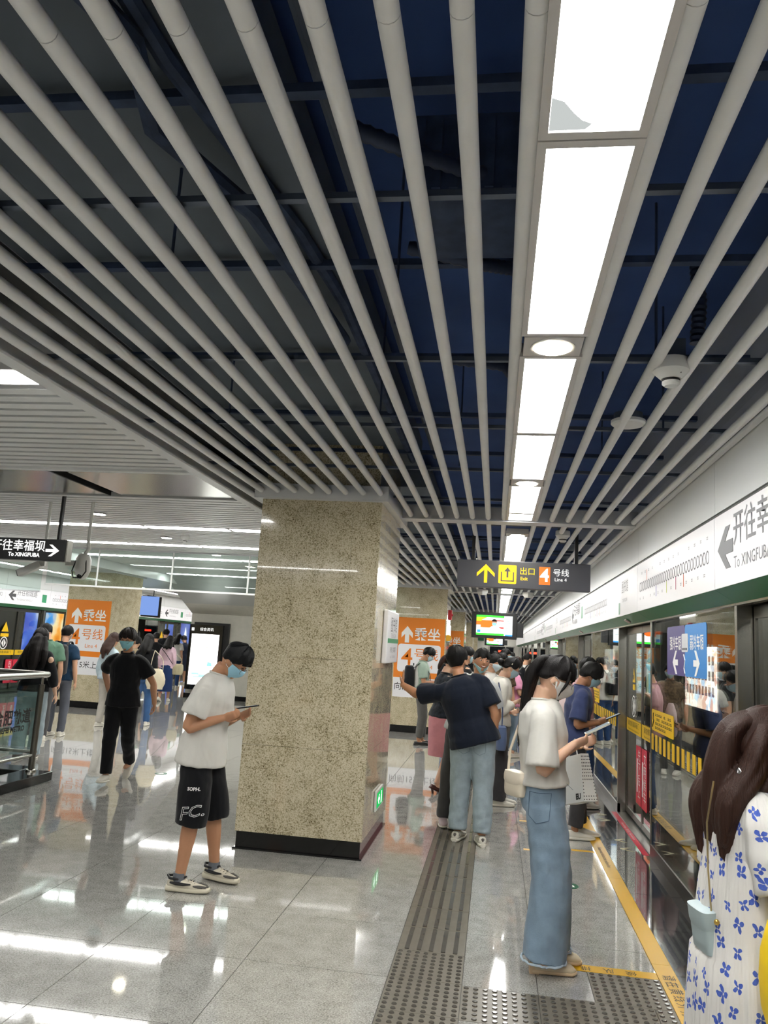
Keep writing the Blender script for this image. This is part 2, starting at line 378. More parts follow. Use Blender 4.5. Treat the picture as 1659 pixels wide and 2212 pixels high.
for y in [2.08-1.16*3,2.08-1.16*2,2.08-1.16,2.08,3.39,4.48,5.60,6.74]+[8.1+1.16*i for i in range(12)]:
    MB().box(-2.25,1.27,y-.013,y+.013,2.958,2.978).build('carrier_rail',M_RAILC,ceil)
for y in [.95,2.07,3.16,4.27,5.4,6.5,8.9,10.2,11.5,12.8,14.1]:
    MB().box(-2.25,1.6,y-.02,y+.02,3.30,3.33).build('steel_band',M_BAND,ceil)
# hangers, conduits and hoses in the plenum
for (x,y) in ((-1.2,2.5),(-.45,3.0),(.65,3.4),(-.7,4.3),(.9,4.5),(-1.6,4.3),(-.3,5.5),(.7,5.6)):
    MB().cyl((x,y,2.97),(x,y,3.72),.006,6).build('hanger_rod',M_BAND,ceil)
MB().tube([(-1.05,.6,3.3),(-1.0,1.9,3.31),(-.85,2.9,3.33),(-.80,3.6,3.34),(-.8,6.9,3.34)],.03,8).build('conduit',M_BAND,ceil,True)
MB().tube([(-.62,.8,3.45),(-.62,7.2,3.45)],.022,8).build('conduit',M_RAILC,ceil,True)
MB().tube([(-1.3,.9,3.26),(-1.02,1.75,3.24),(-1.12,2.1,3.24),(-.95,2.6,3.24),(-.85,3.9,3.26)],.035,8).build('conduit',M_BAND,ceil,True)
def hose(pts,r=.03):
    b=MB(); P=[Vector(p) for p in pts]; out=[]; rs=[]
    for i in range(len(P)-1):
        for k in range(14):
            out.append(P[i].lerp(P[i+1],k/14)); rs.append(r if k%2 else r*.82)
    b.tube(out,rs,10); return b.build('flexible_hose',mat('flex_hose','#39435a',.5,metal=.4),ceil,True)
hose([(.86,3.55,3.5),(.87,3.55,3.3),(.86,3.56,3.1)],.035); hose([(-.55,2.2,3.3),(-.3,2.3,3.25),(-.05,2.5,3.28),(.05,2.9,3.3)]); hose([(-.4,2.9,3.25),(-.1,2.95,3.2),(.05,3.1,3.25)]); hose([(-.3,4.0,3.2),(.0,4.1,3.2),(.05,4.3,3.2)])
b=MB().box(-.35,.08,2.45,2.9,3.2,3.5)
for k in range(7): b.box(-.33+.06*k,-.30+.06*k,2.44,2.46,3.22,3.48)
b.build('junction_box',M_BAND,ceil)
# perimeter trims of the tube field
MB().box(1.245,1.279,-8,56,2.892,2.91).box(1.265,1.279,-8,56,2.9101,3.05).build('trim_angle',M_TRIM,ceil)
MB().box(-2.33,-2.29,-8,56,2.8881,3.12).box(-2.33,-2.245,-8,56,2.875,2.888).build('trim_angle',M_TRIM,ceil)
# ------------------------------------------------------------------ pillar rows
zr=[.135,.815,1.535,2.248,2.875]
def pillar(x0,x1,y0,detail,nm,lab,sides=('f','r')):
    d=1.35; y1=y0+d
    p=MB().box(x0+.021,x1-.021,y0+.021,y1-.021,0,3.75).build(nm,M_PIL); struct(p,lab)
    if not detail:
        MB().box(x0,x1,y0,y1,.135,2.875).build('cladding',M_PIL,p)
    else:
        for r in range(4):
            z0,z1=zr[r]+.0012,zr[r+1]-.0012; xs=x0+(.30 if r%2==0 else .77)*(x1-x0); ys=y0+(.55 if r%2 else .35)*d
            for (a,c) in ((x0,xs),(xs,x1)): MB().box(a+.0008,c-.0008,y0,y0+.02,z0,z1).build('stone_panel',M_PIL,p); MB().box(a+.0008,c-.0008,y1-.02,y1,z0,z1).build('stone_panel',M_PIL,p)
            for (a,c) in ((y0+.02,ys),(ys,y1-.02)):
                MB().box(x1-.02,x1,a+.0008,c-.0008,z0,z1).build('stone_panel',M_PIL,p); MB().box(x0,x0+.02,a+.0008,c-.0008,z0,z1).build('stone_panel',M_PIL,p)
    MB().box(x0+.012,x1-.012,y0+.012,y1-.012,.0121,.134).box(x0-.008,x1+.008,y0-.008,y1+.008,0,.012).build('skirting',M_SKIRT,p)
    # ceiling collar round the head
    t=.06; b=MB()
    zc=2.8745
    b.box(x0-t,x1+t,y0-t,y0-t+.012,zc,2.99).box(x0-t,x1+t,y1+t-.012,y1+t,zc,2.99).box(x0-t,x0-t+.012,y0-t+.0125,y1+t-.0125,zc,2.99).box(x1+t-.012,x1+t,y0-t+.0125,y1+t-.0125,zc,2.99)
    b.box(x0-t,x1+t,y0-t,y0,2.862,2.874).box(x0-t,x1+t,y1,y1+t,2.862,2.874).box(x0-t,x0,y0+.0002,y1-.0002,2.862,2.874).box(x1,x1+t,y0+.0002,y1-.0002,2.862,2.874)
    b.build('ceiling_collar',M_TRIM,p)
    return p
PY=[6.47+9.53*k for k in range(-1,6)]
PILLARS=[pillar(-2.03,-.99,y,k in(1,2),'pillar','square granite-clad platform pillar '+('nearest the viewer' if k==1 else 'further along the platform')) for k,y in enumerate(PY)]
PILL_L=[pillar(-9.19,-8.15,y,False,'pillar','square granite-clad pillar of the opposite platform') for y in PY[2:]]
# ------------------------------------------------------------------ HALL ceiling (left): cross slats, strips, metal panel
ZH=3.06
hall=MB().box(-7.95,-2.31,-8,40,3.30,3.40).build('ceiling',mat('hall_plenum','#6a6b6c',.8)); struct(hall,'grey slatted ceiling of the central hall')
LROWS=[-2.03,3.95,9.93,11.97,14.05,17.9]
slatm=MB().box(0,5.6,-.052,.052,0,.05); slat_me=None
b=MB(); b.box(-7.93,-2.33,-.050,.050,.0,.045).box(-7.93,-2.33,-.060,-.050,.028,.045); slat_me=b.mesh('ceiling_slat',M_SLAT)
y=2.3; nsl=0
while y<13.2:
    if not (6.33<y<7.69) and not any(abs(y-l)<.19 for l in LROWS): link('ceiling_slat',slat_me,hall,loc=(0,y,ZH)); nsl+=1
    y+=.148
b=MB()
while y<40:
    if not any(abs(y-l)<.19 for l in LROWS): b.box(-7.93,-2.33,y-.05,y+.05,ZH,ZH+.04)
    y+=.148
y=-7
while y<2.3:
    if not any(abs(y-l)<.19 for l in LROWS): b.box(-7.93,-2.33,y-.05,y+.05,ZH,ZH+.04)
    y+=.148
tag(b.build('ceiling_slats_beyond',M_SLAT,hall),kind='stuff')
MB().box(-7.93,-4.04,6.41,7.61,ZH-.005,ZH+.06).build('metal_panel',M_ALU,hall); MB().box(-3.90,-2.33,6.41,7.61,ZH-.005,ZH+.06).build('metal_panel',M_ALU,hall)
MB().box(-4.04,-3.90,6.41,7.61,ZH+.05,ZH+.10).box(-4.06,-4.035,6.41,7.61,ZH-.012,ZH+.06).build('panel_slot',M_BLACK,hall)
MB().box(-7.93,-2.33,6.33,6.41,ZH-.02,ZH+.03).box(-7.93,-2.33,7.61,7.69,ZH-.02,ZH+.03).build('panel_edge_trim',M_TRIM,hall)
MB().box(-8.02,-7.93,-8,40,2.88,3.30).build('bulkhead',M_WALLP,hall)
def strip_light(x0,x1,y,k):
    nm={3.95:('cut-off light panel at the left edge of the hall ceiling','hall light row at the left edge'),9.93:('light panel in the nearer full light row of the hall','nearer hall light row'),11.97:('light panel in the second hall light row','second hall light row'),14.05:('light panel seen through the hall glass curtain','hall light row behind the glass curtain'),17.9:('far light panel just before the sloping stair soffit','hall light row by the stair soffit')}.get(y,('hall light panel behind the viewer','hall lights behind the viewer'))
    lab=nm[0]+((', %s from the pillar side'%('first','second','third','fourth','fifth')[k]) if y in(9.93,11.97) else '')
    if y==3.95 and k: lab='hall light panel outside the left edge of the picture'
    t=thing('ceiling_light',lab,'ceiling light',nm[1],(0,0,0))
    MB().box(x0,x1,y-.135,y+.135,ZH-.004,ZH+.05).build('frame',M_PANELFR,t); MB().box(x0+.012,x1-.012,y-.105,y+.105,ZH-.008,ZH-.003).build('diffuser',M_STRIP,t)
for y in LROWS:
    for k in range(5):
        x1=-2.36-1.185*k; 
        if y>20 and k>0: continue
        if y>20: strip_light(-7.9,-2.36,y,0)
        else: strip_light(x1-1.15 if k<4 else -7.0-.1-1.0+.3,x1,y,k)
def downlight(x,y,z,label,group,m=M_DOWN,r=.075,sq=True):
    t=thing('downlight',label,'downlight',group)
    b=MB()
    if sq: b.box(x-.115,x+.115,y-.1,y+.1,z-.004,z+.05)
    b.lathe([(r*1.2,-.006),(r*1.18,.0)],(x,y,z-.004),24).build('trim_ring',M_PANELFR,t,True)
    MB().lathe([(r,-.010),(r,-.006)],(x,y,z-.002),24).build('lens',m,t,True)
for i,(x,y) in enumerate(((-4.84,8.90),(-4.86,10.96),(-4.86,13.1),(-4.86,3.0),(-4.86,15.1))): downlight(x,y,ZH-.006,'round recessed downlight between hall ceiling slats','hall downlights',sq=False)
# ------------------------------------------------------------------ light line over the platform
def panel_light(y0,y1,label='bright flush light panel in the line above the platform',group='platform light panels',X=CX,z=2.905):
    t=thing('ceiling_light',label,'ceiling light',group)
    b=MB(); xo,xi=.128,.105
    b.box(X-xo,X-xi,y0+.003,y1-.003,z,z+.06).box(X+xi,X+xo,y0+.003,y1-.003,z,z+.06).box(X-xi,X+xi,y0+.003,y0+.03,z,z+.06).box(X-xi,X+xi,y1-.03,y1-.003,z,z+.06).box(X-xo,X+xo,y0+.003,y1-.003,z+.05,z+.06)
    b.build('frame',M_PANELFR,t); MB().box(X-xi,X+xi,y0+.03,y1-.03,z+.006,z+.012).build('diffuser',M_PANEL,t); return t
ORD={(0,0):('light panel just beyond the nearest platform downlight',None),(0,1):('light panel ending at the second platform downlight',None),(-1,0):('frontmost platform light panel with a grey smudge in its corner',None),(-1,1):('large platform light panel before the nearest downlight',None),(1,0):('short platform light panel just before the first cross beam',None)}
for k in range(-3,20):
    yd=3.08+2.635*k
    if yd>54: break
    dl={0:('nearest round downlight in the platform light line',None),1:('second round downlight in the platform light line',None)}.get(k,('distant round downlight beyond the first cross beam','distant platform downlights') if k>1 else ('round downlight above and behind the viewer','downlights behind the viewer'))
    if not any(abs(yd-bm)<.2 for bm in BEAMS): downlight(CX,yd,2.909,*dl)
    for i,(a,c) in enumerate(((yd+.105,yd+1.315),(yd+1.315,yd+2.53))):
        for bm in BEAMS:                       # panels stop short of the cross beams
            if a<bm-.105<c: c=bm-.11
            elif a<bm+.105<c: a=bm+.11
        if c-a>.2:
            lb=ORD.get((k,i),('distant platform light panel beyond the first cross beam','distant platform light panels') if k>=1 else ('platform light panel behind the viewer','light panels behind the viewer'))
            t=panel_light(a,c,*lb)
            if (k,i)==(-1,0):
                flat([[(-.104,.0),(-.02,.0),(-.005,.02),(-.03,.035),(-.05,.06),(-.075,.10),(-.104,.115)]],(CX,c-.032,2.9105),(1,0,0),(0,-1,0),emat('dusty_diffuser','#d9dedc',.42),'smudge',t,th=.0005)
# ------------------------------------------------------------------ RIGHT WALL: header with route signs, platform screen doors
XF=1.28; XD=1.41; XL=1.50; PER=4.53
wall_r=MB().box(1.30,1.75,-8,56,2.13,3.75).build('wall_right',M_WALLP); struct(wall_r,'white enamel header wall above the platform screen doors')
joints=[]
for k in range(-2,11):
    y0=.39+PER*k       # fixed pane start (4.92 at k=1), opening 7.55..9.45
    joints+= [(y0,y0+2.63,'map'),(y0+2.63,y0+PER,'open%d'%((k+1)%2))]
def fascia_text(parent,kind,y0,y1,sgn,X,full=True):
    """lettering on a header sign; sgn=-1: reads towards -Y (right wall), +1 left wall"""
    xd=(0,sgn,0); L=y1-y0; c=(y0+y1)/2
    def at(u,z): return (X, (y1-u*L) if sgn<0 else (y0+u*L), z)
    if kind=='map':
        b=MB(); n=30
        for i in range(n):
            o=Vector(at(.06+.88*i/(n-1),2.33)); 
            for k in range(12):
                a0,a1=2*PI*k/12,2*PI*(k+1)/12
                def P(a,r): return o+Vector((0,sgn*math.cos(a)*r,math.sin(a)*r*1.15))
                b.quad(P(a0,.038),P(a1,.038),P(a1,.029),P(a0,.029))
        b.build('route_rings',M_GREYTX,parent)
        b=MB(); rnd=random.Random(int(y0*10))
        for i in range(n):
            o=at(.06+.88*i/(n-1),0); zz=2.44 if i%2 else 2.215
            if i in (4,9,14,18,21): continue
            w=.012+.01*rnd.random()
            for q in range(2): b.quad((o[0],o[1]-w,zz+.012*q),(o[0],o[1]+w,zz+.012*q),(o[0],o[1]+w,zz+.012*q+.008),(o[0],o[1]-w,zz+.012*q+.008))
        b.build('route_names',M_LGREYTX,parent)
        for i,colr in ((4,'#e0683c'),(9,'#4a49a8'),(14,'#b7c23a'),(18,'#b83a6a'),(21,'#e0683c')):
            o=at(.06+.88*i/(n-1),0); up=i==4
            MB().quad((o[0],o[1]-.009,2.37 if up else 2.20),(o[0],o[1]+.009,2.37 if up else 2.20),(o[0],o[1]+.009,2.46 if up else 2.29),(o[0],o[1]-.009,2.46 if up else 2.29)).build('transfer_mark',mat('mark'+colr,colr,.5),parent)
    elif kind=='open1':
        A=rot2(arrow(.24,.30,.075),PI/2); flat(A,at(.12,2.34),xd,(0,0,1),M_GREYTX,'arrow',parent,th=.0015)
        text('开往幸福坝',.20,M_GREYTX,at(.20,2.41),xd,(0,0,1),parent,align='LEFT',bold=.002)
        text('To XINGFUBA',.095,M_GREYTX,at(.205,2.235),xd,(0,0,1),parent,align='LEFT')
        flat(rrect(-.09,.09,-.09,.09,.01,2),at(.88,2.34),xd,(0,0,1),M_GREEN,'line_badge',parent,th=.001); text('3号线',.06,M_WTX,at(.88,2.34),xd,(0,0,1),parent)
    elif kind=='open2':
        A=rot2(arrow(.24,.30,.075),PI/2); flat(A,at(.14,2.33),xd,(0,0,1),M_DKTX,'arrow',parent,th=.0015)
        text('开往相城路',.17,M_GREYTX,at(.24,2.40),xd,(0,0,1),parent,align='LEFT'); text('To XIANGCHENGLU',.07,M_LGREYTX,at(.245,2.24),xd,(0,0,1),parent,align='LEFT')
        flat(rrect(-.10,.10,-.10,.10,.01,2),at(.86,2.33),xd,(0,0,1),M_GREEN,'line_badge',parent,th=.001); text('3号线',.075,M_WTX,at(.86,2.33),xd,(0,0,1),parent)
    else:
        text('图书馆',.14,M_LGREYTX,at(.62,2.40),xd,(0,0,1),parent); text('TUSHUGUAN',.05,M_LGREYTX,at(.62,2.27),xd,(0,0,1),parent)
        text('2\n1',.06,M_LGREYTX,at(.22,2.36),xd,(0,0,1),parent)
        flat(rect(-.045,.045,-.06,.06),at(.44,2.20),xd,(0,0,1),mat('pale_green','#8fb39d',.5),'door_number',parent,th=.001)
for i,(y0,y1,kind) in enumerate(joints):
    detail=y1<30 and y0>-1
    s=MB().box(XF,1.31,y0+.003,y1-.003,2.12,2.548).build('sign_panel',M_SIGNW,wall_r)
    MB().box(XF+.005,1.31,y0+.003,y1-.003,2.572,2.905).build('upper_panel',M_WALLP,wall_r)
    if detail: fascia_text(s,kind if kind!='open0' else 'open0',y0,y1,-1,XF-.0012)
    g=MB(); g._add([(XF,y0+.002,2.117),(XF,y1-.002,2.117),(XD-.01,y1-.002,2.045),(XD-.01,y0+.002,2.045),(XF+.02,y0+.002,2.125),(XF+.02,y1-.002,2.125),(XD+.02,y1-.002,2.06),(XD+.02,y0+.002,2.06)],
        [(0,1,2,3),(7,6,5,4),(0,3,7,4),(1,5,6,2),(0,4,5,1),(3,2,6,7)]); gb=g.build('green_band',M_GREEN,wall_r)
    MB().box(XD-.014,XD+.03,y0+.002,y1-.002,2.032,2.046).build('band_lip',M_STEEL,wall_r)
    if kind.startswith('open') and detail:
        c=(y0+y1)/2
        lm=MB(); lm._add([(1.325,c-.05,2.092),(1.325,c+.05,2.092),(1.375,c+.05,2.064),(1.375,c-.05,2.064),(1.315,c-.05,2.078),(1.315,c+.05,2.078),(1.365,c+.05,2.050),(1.365,c-.05,2.050)],[(3,2,1,0),(4,5,6,7),(0,1,5,4),(2,3,7,6),(1,2,6,5),(3,0,4,7)])
        lm.build('door_lamp',mat('lamp_pink','#b5a09c',.3),wall_r)
MB().box(XF+.012,1.3,-8,56,2.5485,2.5655).build('shadow_gap',M_BLACK,wall_r)
# backing above the doors and the tunnel beyond
MB().box(1.52,1.7,-8,56,2.03,2.14).build('header_soffit',M_STEELD,wall_r)
tun=MB().box(4.6,4.8,-8,56,-1.4,3.9).box(1.75,4.6,-8,56,3.2,3.3).box(1.62,4.6,-8,56,-1.4,-1.2).box(1.55,1.62,-8,56,-1.2,-.02).build('wall_tunnel',M_TUNNEL); struct(tun,'dark tunnel wall beyond the glass doors')
def sticker(parent,y0,y1,z0,z1,m,X,r=.012,name='sticker',sgn=-1):
    """flat label on a pane at x=X facing the platform (sgn=-1: right wall; +1: left wall)"""
    c=((y0+y1)/2,(z0+z1)/2); w,h=abs(y1-y0)/2,(z1-z0)/2
    return flat(rrect(-w,w,-h,h,min(r,w*.4,h*.4),3),(X,c[0],c[1]),(0,sgn,0),(0,0,1),m,name,parent,th=.0015)
M_PURP=mat('purple_vinyl','#4d4480',.4); M_BLUE=mat('blue_vinyl','#2f86cf',.4)
def door_module(k,detail):
    y0=.39+PER*k; y1=y0+2.63; y2=y0+PER; n=k+3
    d=empty('door_%d'%n); struct(d,'platform screen door bay number %d with fixed glass pane and two sliding leaves'%n)
    MB().box(XD-.005,XD+.012,y0+.02,y1-.02,.10,2.035).build('fixed_pane',M_GLASS,d)
    MB().box(XD-.012,XD+.02,y0,y1,.0,.10).build('pane_base_rail',M_STEELD,d)
    MB().box(XD-.01,XD+.02,y1-.02,y1+.012,.0,2.04).build('pane_edge',M_STEEL,d)
    # jamb at the near end of the pane (faces the viewer), recess side
    MB().box(XD-.008,XL+.04,y0-.0,y0+.05,.0,2.04).build('jamb',M_STEEL,d)
    MB().box(XL+.04,XL+.09,y0-.012,y0+.05,.0,2.04).build('jamb_seal',M_BLACK,d)
    MB().box(XD-.012,XL+.06,y1,y2,-.01,.012).build('threshold',M_STEELD,d)
    MB().box(XL+.02,XL+.09,y1,y2,.0,.02).build('sill_track',M_BLACK,d)
    mid=(y1+y2)/2
    for a,c in ((y1+.012,mid-.004),(mid+.004,y2-.012)):
        lf=MB().box(XL,XL+.012,a+.03,c-.03,.05,1.99).build('leaf_pane',M_GLASS,d)
        b=MB(); b.box(XL-.008,XL+.03,a,a+.03,.03,2.03).box(XL-.008,XL+.03,c-.03,c,.03,2.03).box(XL-.008,XL+.03,a+.0302,c-.0302,1.96,2.03).box(XL-.008,XL+.03,a+.0302,c-.0302,.03,.09)
        b.build('leaf_frame',M_STEELD,lf)
        if detail:
            xs=XL-.010
            s=sticker(lf,a+.02,c-.02,.91,1.045,M_YEL,xs)
            text('请勿倚靠屏蔽门',.065,M_BLKTX,(xs-.0025,(a+c)/2,.995),(0,-1,0),(0,0,1),lf,sx=1.5); text('Please do not lean on the platform door',.03,M_BLKTX,(xs-.0025,(a+c)/2,.938),(0,-1,0),(0,0,1),lf,sx=1.3)
            near=a>mid
            s=sticker(lf,(mid+.012) if near else (mid-.30),(mid+.30) if near else (mid-.012),.235,.81,M_RED,xs,.02)
            text('先\n下\n后\n上' if near else '文\n明\n候\n车',.12,M_WTX,(xs-.0025,mid+(.12 if near else -.19),.53),(0,-1,0),(0,0,1),lf,sx=1.1)
            yb=mid+(.225 if near else -.07); flat(rect(-.025,.025,-.21,.12),(xs-.0008,yb,.56),(0,-1,0),(0,0,1),M_WTX,'bar',lf,th=.0016)
            if near:
                o=(xs,mid+.46,1.19); rg=MB()
                for q in range(24):
                    a0,a1=2*PI*q/24,2*PI*(q+1)/24
                    P=lambda t,r:(o[0]-.002,o[1]+math.cos(t)*r,o[2]+math.sin(t)*r)
                    rg.quad(P(a0,.115),P(a0,.10),P(a1,.10),P(a1,.115))
                rg.build('no_entry_ring',M_WTX,lf); flat([[(-.012,-.08),(-.06,0),(-.012,.08)],[(.012,-.08),(.06,0),(.012,.08)]],o,(0,-1,0),(0,0,1),M_WTX,'door_arrows',lf)
                flat([[(-.08,-.06),(.08,-.06),(0,.09)]],(xs,mid+.46,1.50),(0,-1,0),(0,0,1),M_YEL,'warning_triangle',lf); flat(rect(-.02,.02,-.03,.02),(xs-.0015,mid+.46,1.50),(0,-1,0),(0,0,1),M_BLKTX,'hand_mark',lf)
                sticker(lf,mid+.39,mid+.53,1.36,1.42,M_YEL,xs)
    if detail:
        xs=XD-.006
        s=sticker(d,y1-.93,y1-.05,1.08,1.26,M_YEL,xs,.025)
        b=MB(); rr=random.Random(k)
        for q in range(4):
            z=1.232-.036*q; u=y1-.20
            while u>y1-.90:
                w=.045+.03*rr.random()
                if u-w<y1-.90 or (q==3 and u<y1-.6): break
                if rr.random()>.12:
                    b.box(xs-.0022,xs-.0016,u-w,u,z-.022,z-.016); b.box(xs-.0022,xs-.0016,u-w,u,z-.010,z-.005); b.box(xs-.0022,xs-.0016,u-w*.6,u-w*.5,z-.022,z)
                u-=w+.012
        b.build('small_print',M_BLKTX,d)
        MB().cyl((xs-.001,y1-.09,1.11),(xs-.001,y1-.15,1.17),.007,6).cyl((xs-.001,y1-.12,1.17),(xs-.001,y1-.13,1.23),.006,6).build('exit_pictogram',M_BLKTX,d)
        u=y1-.04
        while u>y0+.12:
            sticker(d,u-.085,u,.912,1.048,M_YEL,xs,.002,'hazard_bar'); u-=.165
        if k==1:
            flat(rrect(-.62,0,-.19,.19,.03,4),(xs,6.23,1.77),(0,-1,0),(0,0,1),M_PURP,'carriage_sticker',d,th=.002)
            flat(rrect(0,.62,-.19,.19,.03,4),(xs,6.23,1.77),(0,-1,0),(0,0,1),M_BLUE,'carriage_sticker',d,th=.002)
            X2=xs-.003
            text('强冷车厢',.115,M_WTX,(X2,6.55,1.82),(0,-1,0),(0,0,1),d,bold=.0015,sx=.85); text('弱冷车厢',.115,M_WTX,(X2,5.88,1.82),(0,-1,0),(0,0,1),d,bold=.0015,sx=.85)
            flat(rot2(arrow(.18,.18,.045),PI/2),(X2+.001,6.55,1.68),(0,-1,0),(0,0,1),M_WTX,'arrow',d); flat(rot2(arrow(.18,.18,.045),-PI/2),(X2+.001,5.88,1.68),(0,-1,0),(0,0,1),M_WTX,'arrow',d)
            flat(rrect(-.10,.10,-.06,.075,.02,3),(X2+.001,6.23,1.82),(0,-1,0),(0,0,1),mat('ac_white','#cfd0d3',.5),'air_conditioner_picture',d); flat(rect(-.075,.075,-.045,-.030),(X2-.001,6.23,1.82),(0,-1,0),(0,0,1),M_GREYTX,'air_conditioner_picture',d)
            MB().tube([(X2,6.26,1.74),(X2,6.22,1.70),(X2,6.25,1.64),(X2,6.22,1.60)],.006,6).build('air_flow_picture',M_WTX,d)
    return d
for k in range(-1,11): door_module(k,k in(0,1,2))
# ------------------------------------------------------------------ lit posters on the tunnel wall
def lightbox(X,y0,y1,z0,z1,mk,label,sgn=-1):
    t=thing('tunnel_lightbox',label,'light box')
    xs=X; MB().box(xs,xs+.015*(-sgn),y0-.05,y1+.05,z0-.05,z1+.05).build('case',M_STEELD,t)
    MB().box(xs+.012*sgn,xs+.004*sgn,y0,y1,z0,z1).build('poster',mk,t)
    return t
def poster_mat(name,cols,scale,strength,seed=0,vor=False):
    m=bpy.data.materials.new(name); m.use_nodes=True; nt=m.node_tree; nt.nodes.clear(); L=nt.links.new
    tc=nt.nodes.new('ShaderNodeTexCoord'); mp=nt.nodes.new('ShaderNodeMapping'); mp.inputs['Location'].default_value=(seed,seed*1.7,seed*.3); L(tc.outputs['Object'],mp.inputs[0])
    n=nt.nodes.new('ShaderNodeTexVoronoi' if vor else 'ShaderNodeTexNoise'); n.inputs['Scale'].default_value=scale; L(mp.outputs[0],n.inputs['Vector'])
    r=nt.nodes.new('ShaderNodeValToRGB'); cr=r.color_ramp
    while len(cr.elements)<len(cols): cr.elements.new(.5)
    for i,(e,c) in enumerate(zip(cr.elements,cols)): e.position=.25+.5*i/(len(cols)-1); e.color=lin(c)
    L(n.outputs['Fac'] if not vor else n.outputs['Color'],r.inputs[0]); e=nt.nodes.new('ShaderNodeEmission'); e.inputs[1].default_value=strength; L(r.outputs[0],e.inputs[0])
    o=nt.nodes.new('ShaderNodeOutputMaterial'); L(e.outputs[0],o.inputs[0]); return m
P1=poster_mat('poster_street',['#f4efe6','#e8c9b8','#c98f78','#a9c9e6','#f2ede2'],5,2.4,3,True)
lb=lightbox(4.58,17.5,20.3,.70,2.05,P1,'lit street-scene poster on the tunnel wall behind the glass')
b=MB()
for i in range(9):
    for j in range(3): b.box(4.558,4.564,17.7+.28*i,17.84+.28*i,1.0+.33*j,1.2+.33*j)
b.build('printed_windows',emat('poster_ink','#8f5a4c',.7),lb)
lightbox(4.58,9.0,11.8,.70,2.05,P1,'lit street-scene poster further right on the tunnel wall')
lightbox(4.58,24.5,27.3,.70,2.05,poster_mat('poster_sea',['#49b7d8','#8fd6e8','#e8e6c0','#7fbf5a'],3,1.4,5),'lit blue and green poster far along the tunnel wall')
lightbox(4.58,32,34.8,.70,2.05,P1,'lit poster farthest along the tunnel wall')
# ------------------------------------------------------------------ LEFT platform side: header, doors, posters
XFL=-11.46; XDL=-11.59
wall_l=MB().box(-11.9,XFL-.02,-8,56,2.13,3.75).build('wall_left',M_WALLP); struct(wall_l,'white header wall of the opposite platform')
ceil_l=MB().box(-12.2,-8.02,-8,56,2.93,3.0).build('ceiling',M_SLAT); struct(ceil_l,'pale ceiling above the opposite platform')
for k in range(2,9):
    y1=17.2+PER*(k-3); y2=y1+1.9; y0=y1-2.63
    for (a,c,kind) in ((y0,y1,'map'),(y1,y2,'open2')):
        s=MB().box(XFL-.03,XFL,a+.003,c-.003,2.12,2.548).build('sign_panel',M_SIGNW,wall_l); 
        if c<34: fascia_text(s,kind,a,c,1,XFL+.0012)
        MB().box(XFL-.03,XFL,a+.003,c-.003,2.566,2.93).build('upper_panel',M_WALLP,wall_l)
        g=MB(); g._add([(XFL,a+.002,2.117),(XFL,c-.002,2.117),(XDL+.01,c-.002,2.045),(XDL+.01,a+.002,2.045)],[(3,2,1,0)]); g.build('green_band',M_GREEN,wall_l)
    d=empty('door_%d'%(k+18)); struct(d,'opposite platform screen door bay')
    MB().box(XDL-.012,XDL+.005,y0+.02,y1-.02,.10,2.035).build('fixed_pane',M_GLASS,d); MB().box(XDL-.02,XDL+.012,y0,y1,0,.10).build('pane_base_rail',M_STEELD,d)
    MB().box(XDL-.10,XDL+.01,y0,y0+.06,0,2.04).build('jamb',M_STEEL,d); MB().box(XDL-.10,XDL+.01,y1-.05,y1+.01,0,2.04).build('jamb',M_STEEL,d)
    mid=(y1+y2)/2
    for a,c in ((y1+.012,mid-.004),(mid+.004,y2-.012)):
        lf=MB().box(XDL-.10,XDL-.09,a+.03,c-.03,.05,1.99).build('leaf_pane',M_GLASS,d)
        MB().box(XDL-.11,XDL-.07,a,a+.03,.03,2.03).box(XDL-.11,XDL-.07,c-.03,c,.03,2.03).box(XDL-.11,XDL-.07,a+.0302,c-.0302,1.96,2.03).box(XDL-.11,XDL-.07,a+.0302,c-.0302,.03,.09).build('leaf_frame',M_STEELD,lf)
        if k<6:
            xs=XDL-.068; sticker(lf,a+.02,c-.02,.905,1.03,M_YEL,xs,sgn=1); text('请勿倚靠屏蔽门',.065,M_BLKTX,(xs+.0025,(a+c)/2,.97),(0,1,0),(0,0,1),lf,sx=1.5)
            near=a<mid
            if near:
                sticker(lf,a+.30,a+.62,1.34,1.42,M_YEL,xs,sgn=1); flat([[(-.14,-.10),(.14,-.10),(0,.14)]],(xs,a+.46,1.56),(0,1,0),(0,0,1),M_YEL,'warning_triangle',lf)
                rg=MB(); o=(xs+.002,a+.46,1.19)
                for q in range(20):
                    a0,a1=2*PI*q/20,2*PI*(q+1)/20; P=lambda t,r:(o[0],o[1]+math.cos(t)*r,o[2]+math.sin(t)*r); rg.quad(P(a0,.15),P(a1,.15),P(a1,.125),P(a0,.125))
                rg.build('no_entry_ring',M_WTX,lf); flat([[(-.012,-.10),(-.09,0),(-.012,.10)],[(.012,-.10),(.09,0),(.012,.10)]],o,(0,1,0),(0,0,1),M_WTX,'door_arrows',lf)
            sticker(lf,(mid-.30) if near else (mid+.012),(mid-.012) if near else (mid+.30),.235,.80,M_RED,xs,.02,sgn=1)
            text('先\n下\n后\n上' if near else '文\n明\n候\n车',.12,M_WTX,(xs+.0025,mid+(-.12 if near else .19),.52),(0,1,0),(0,0,1),lf)
struct(MB().box(-15.0,-14.8,-8,56,-1.4,3.9).box(-14.8,-11.9,-8,56,3.2,3.3).box(-14.8,-12.2,-8,56,-1.4,-1.2).build('wall_tunnel',M_TUNNEL),'dark tunnel wall behind the opposite doors')
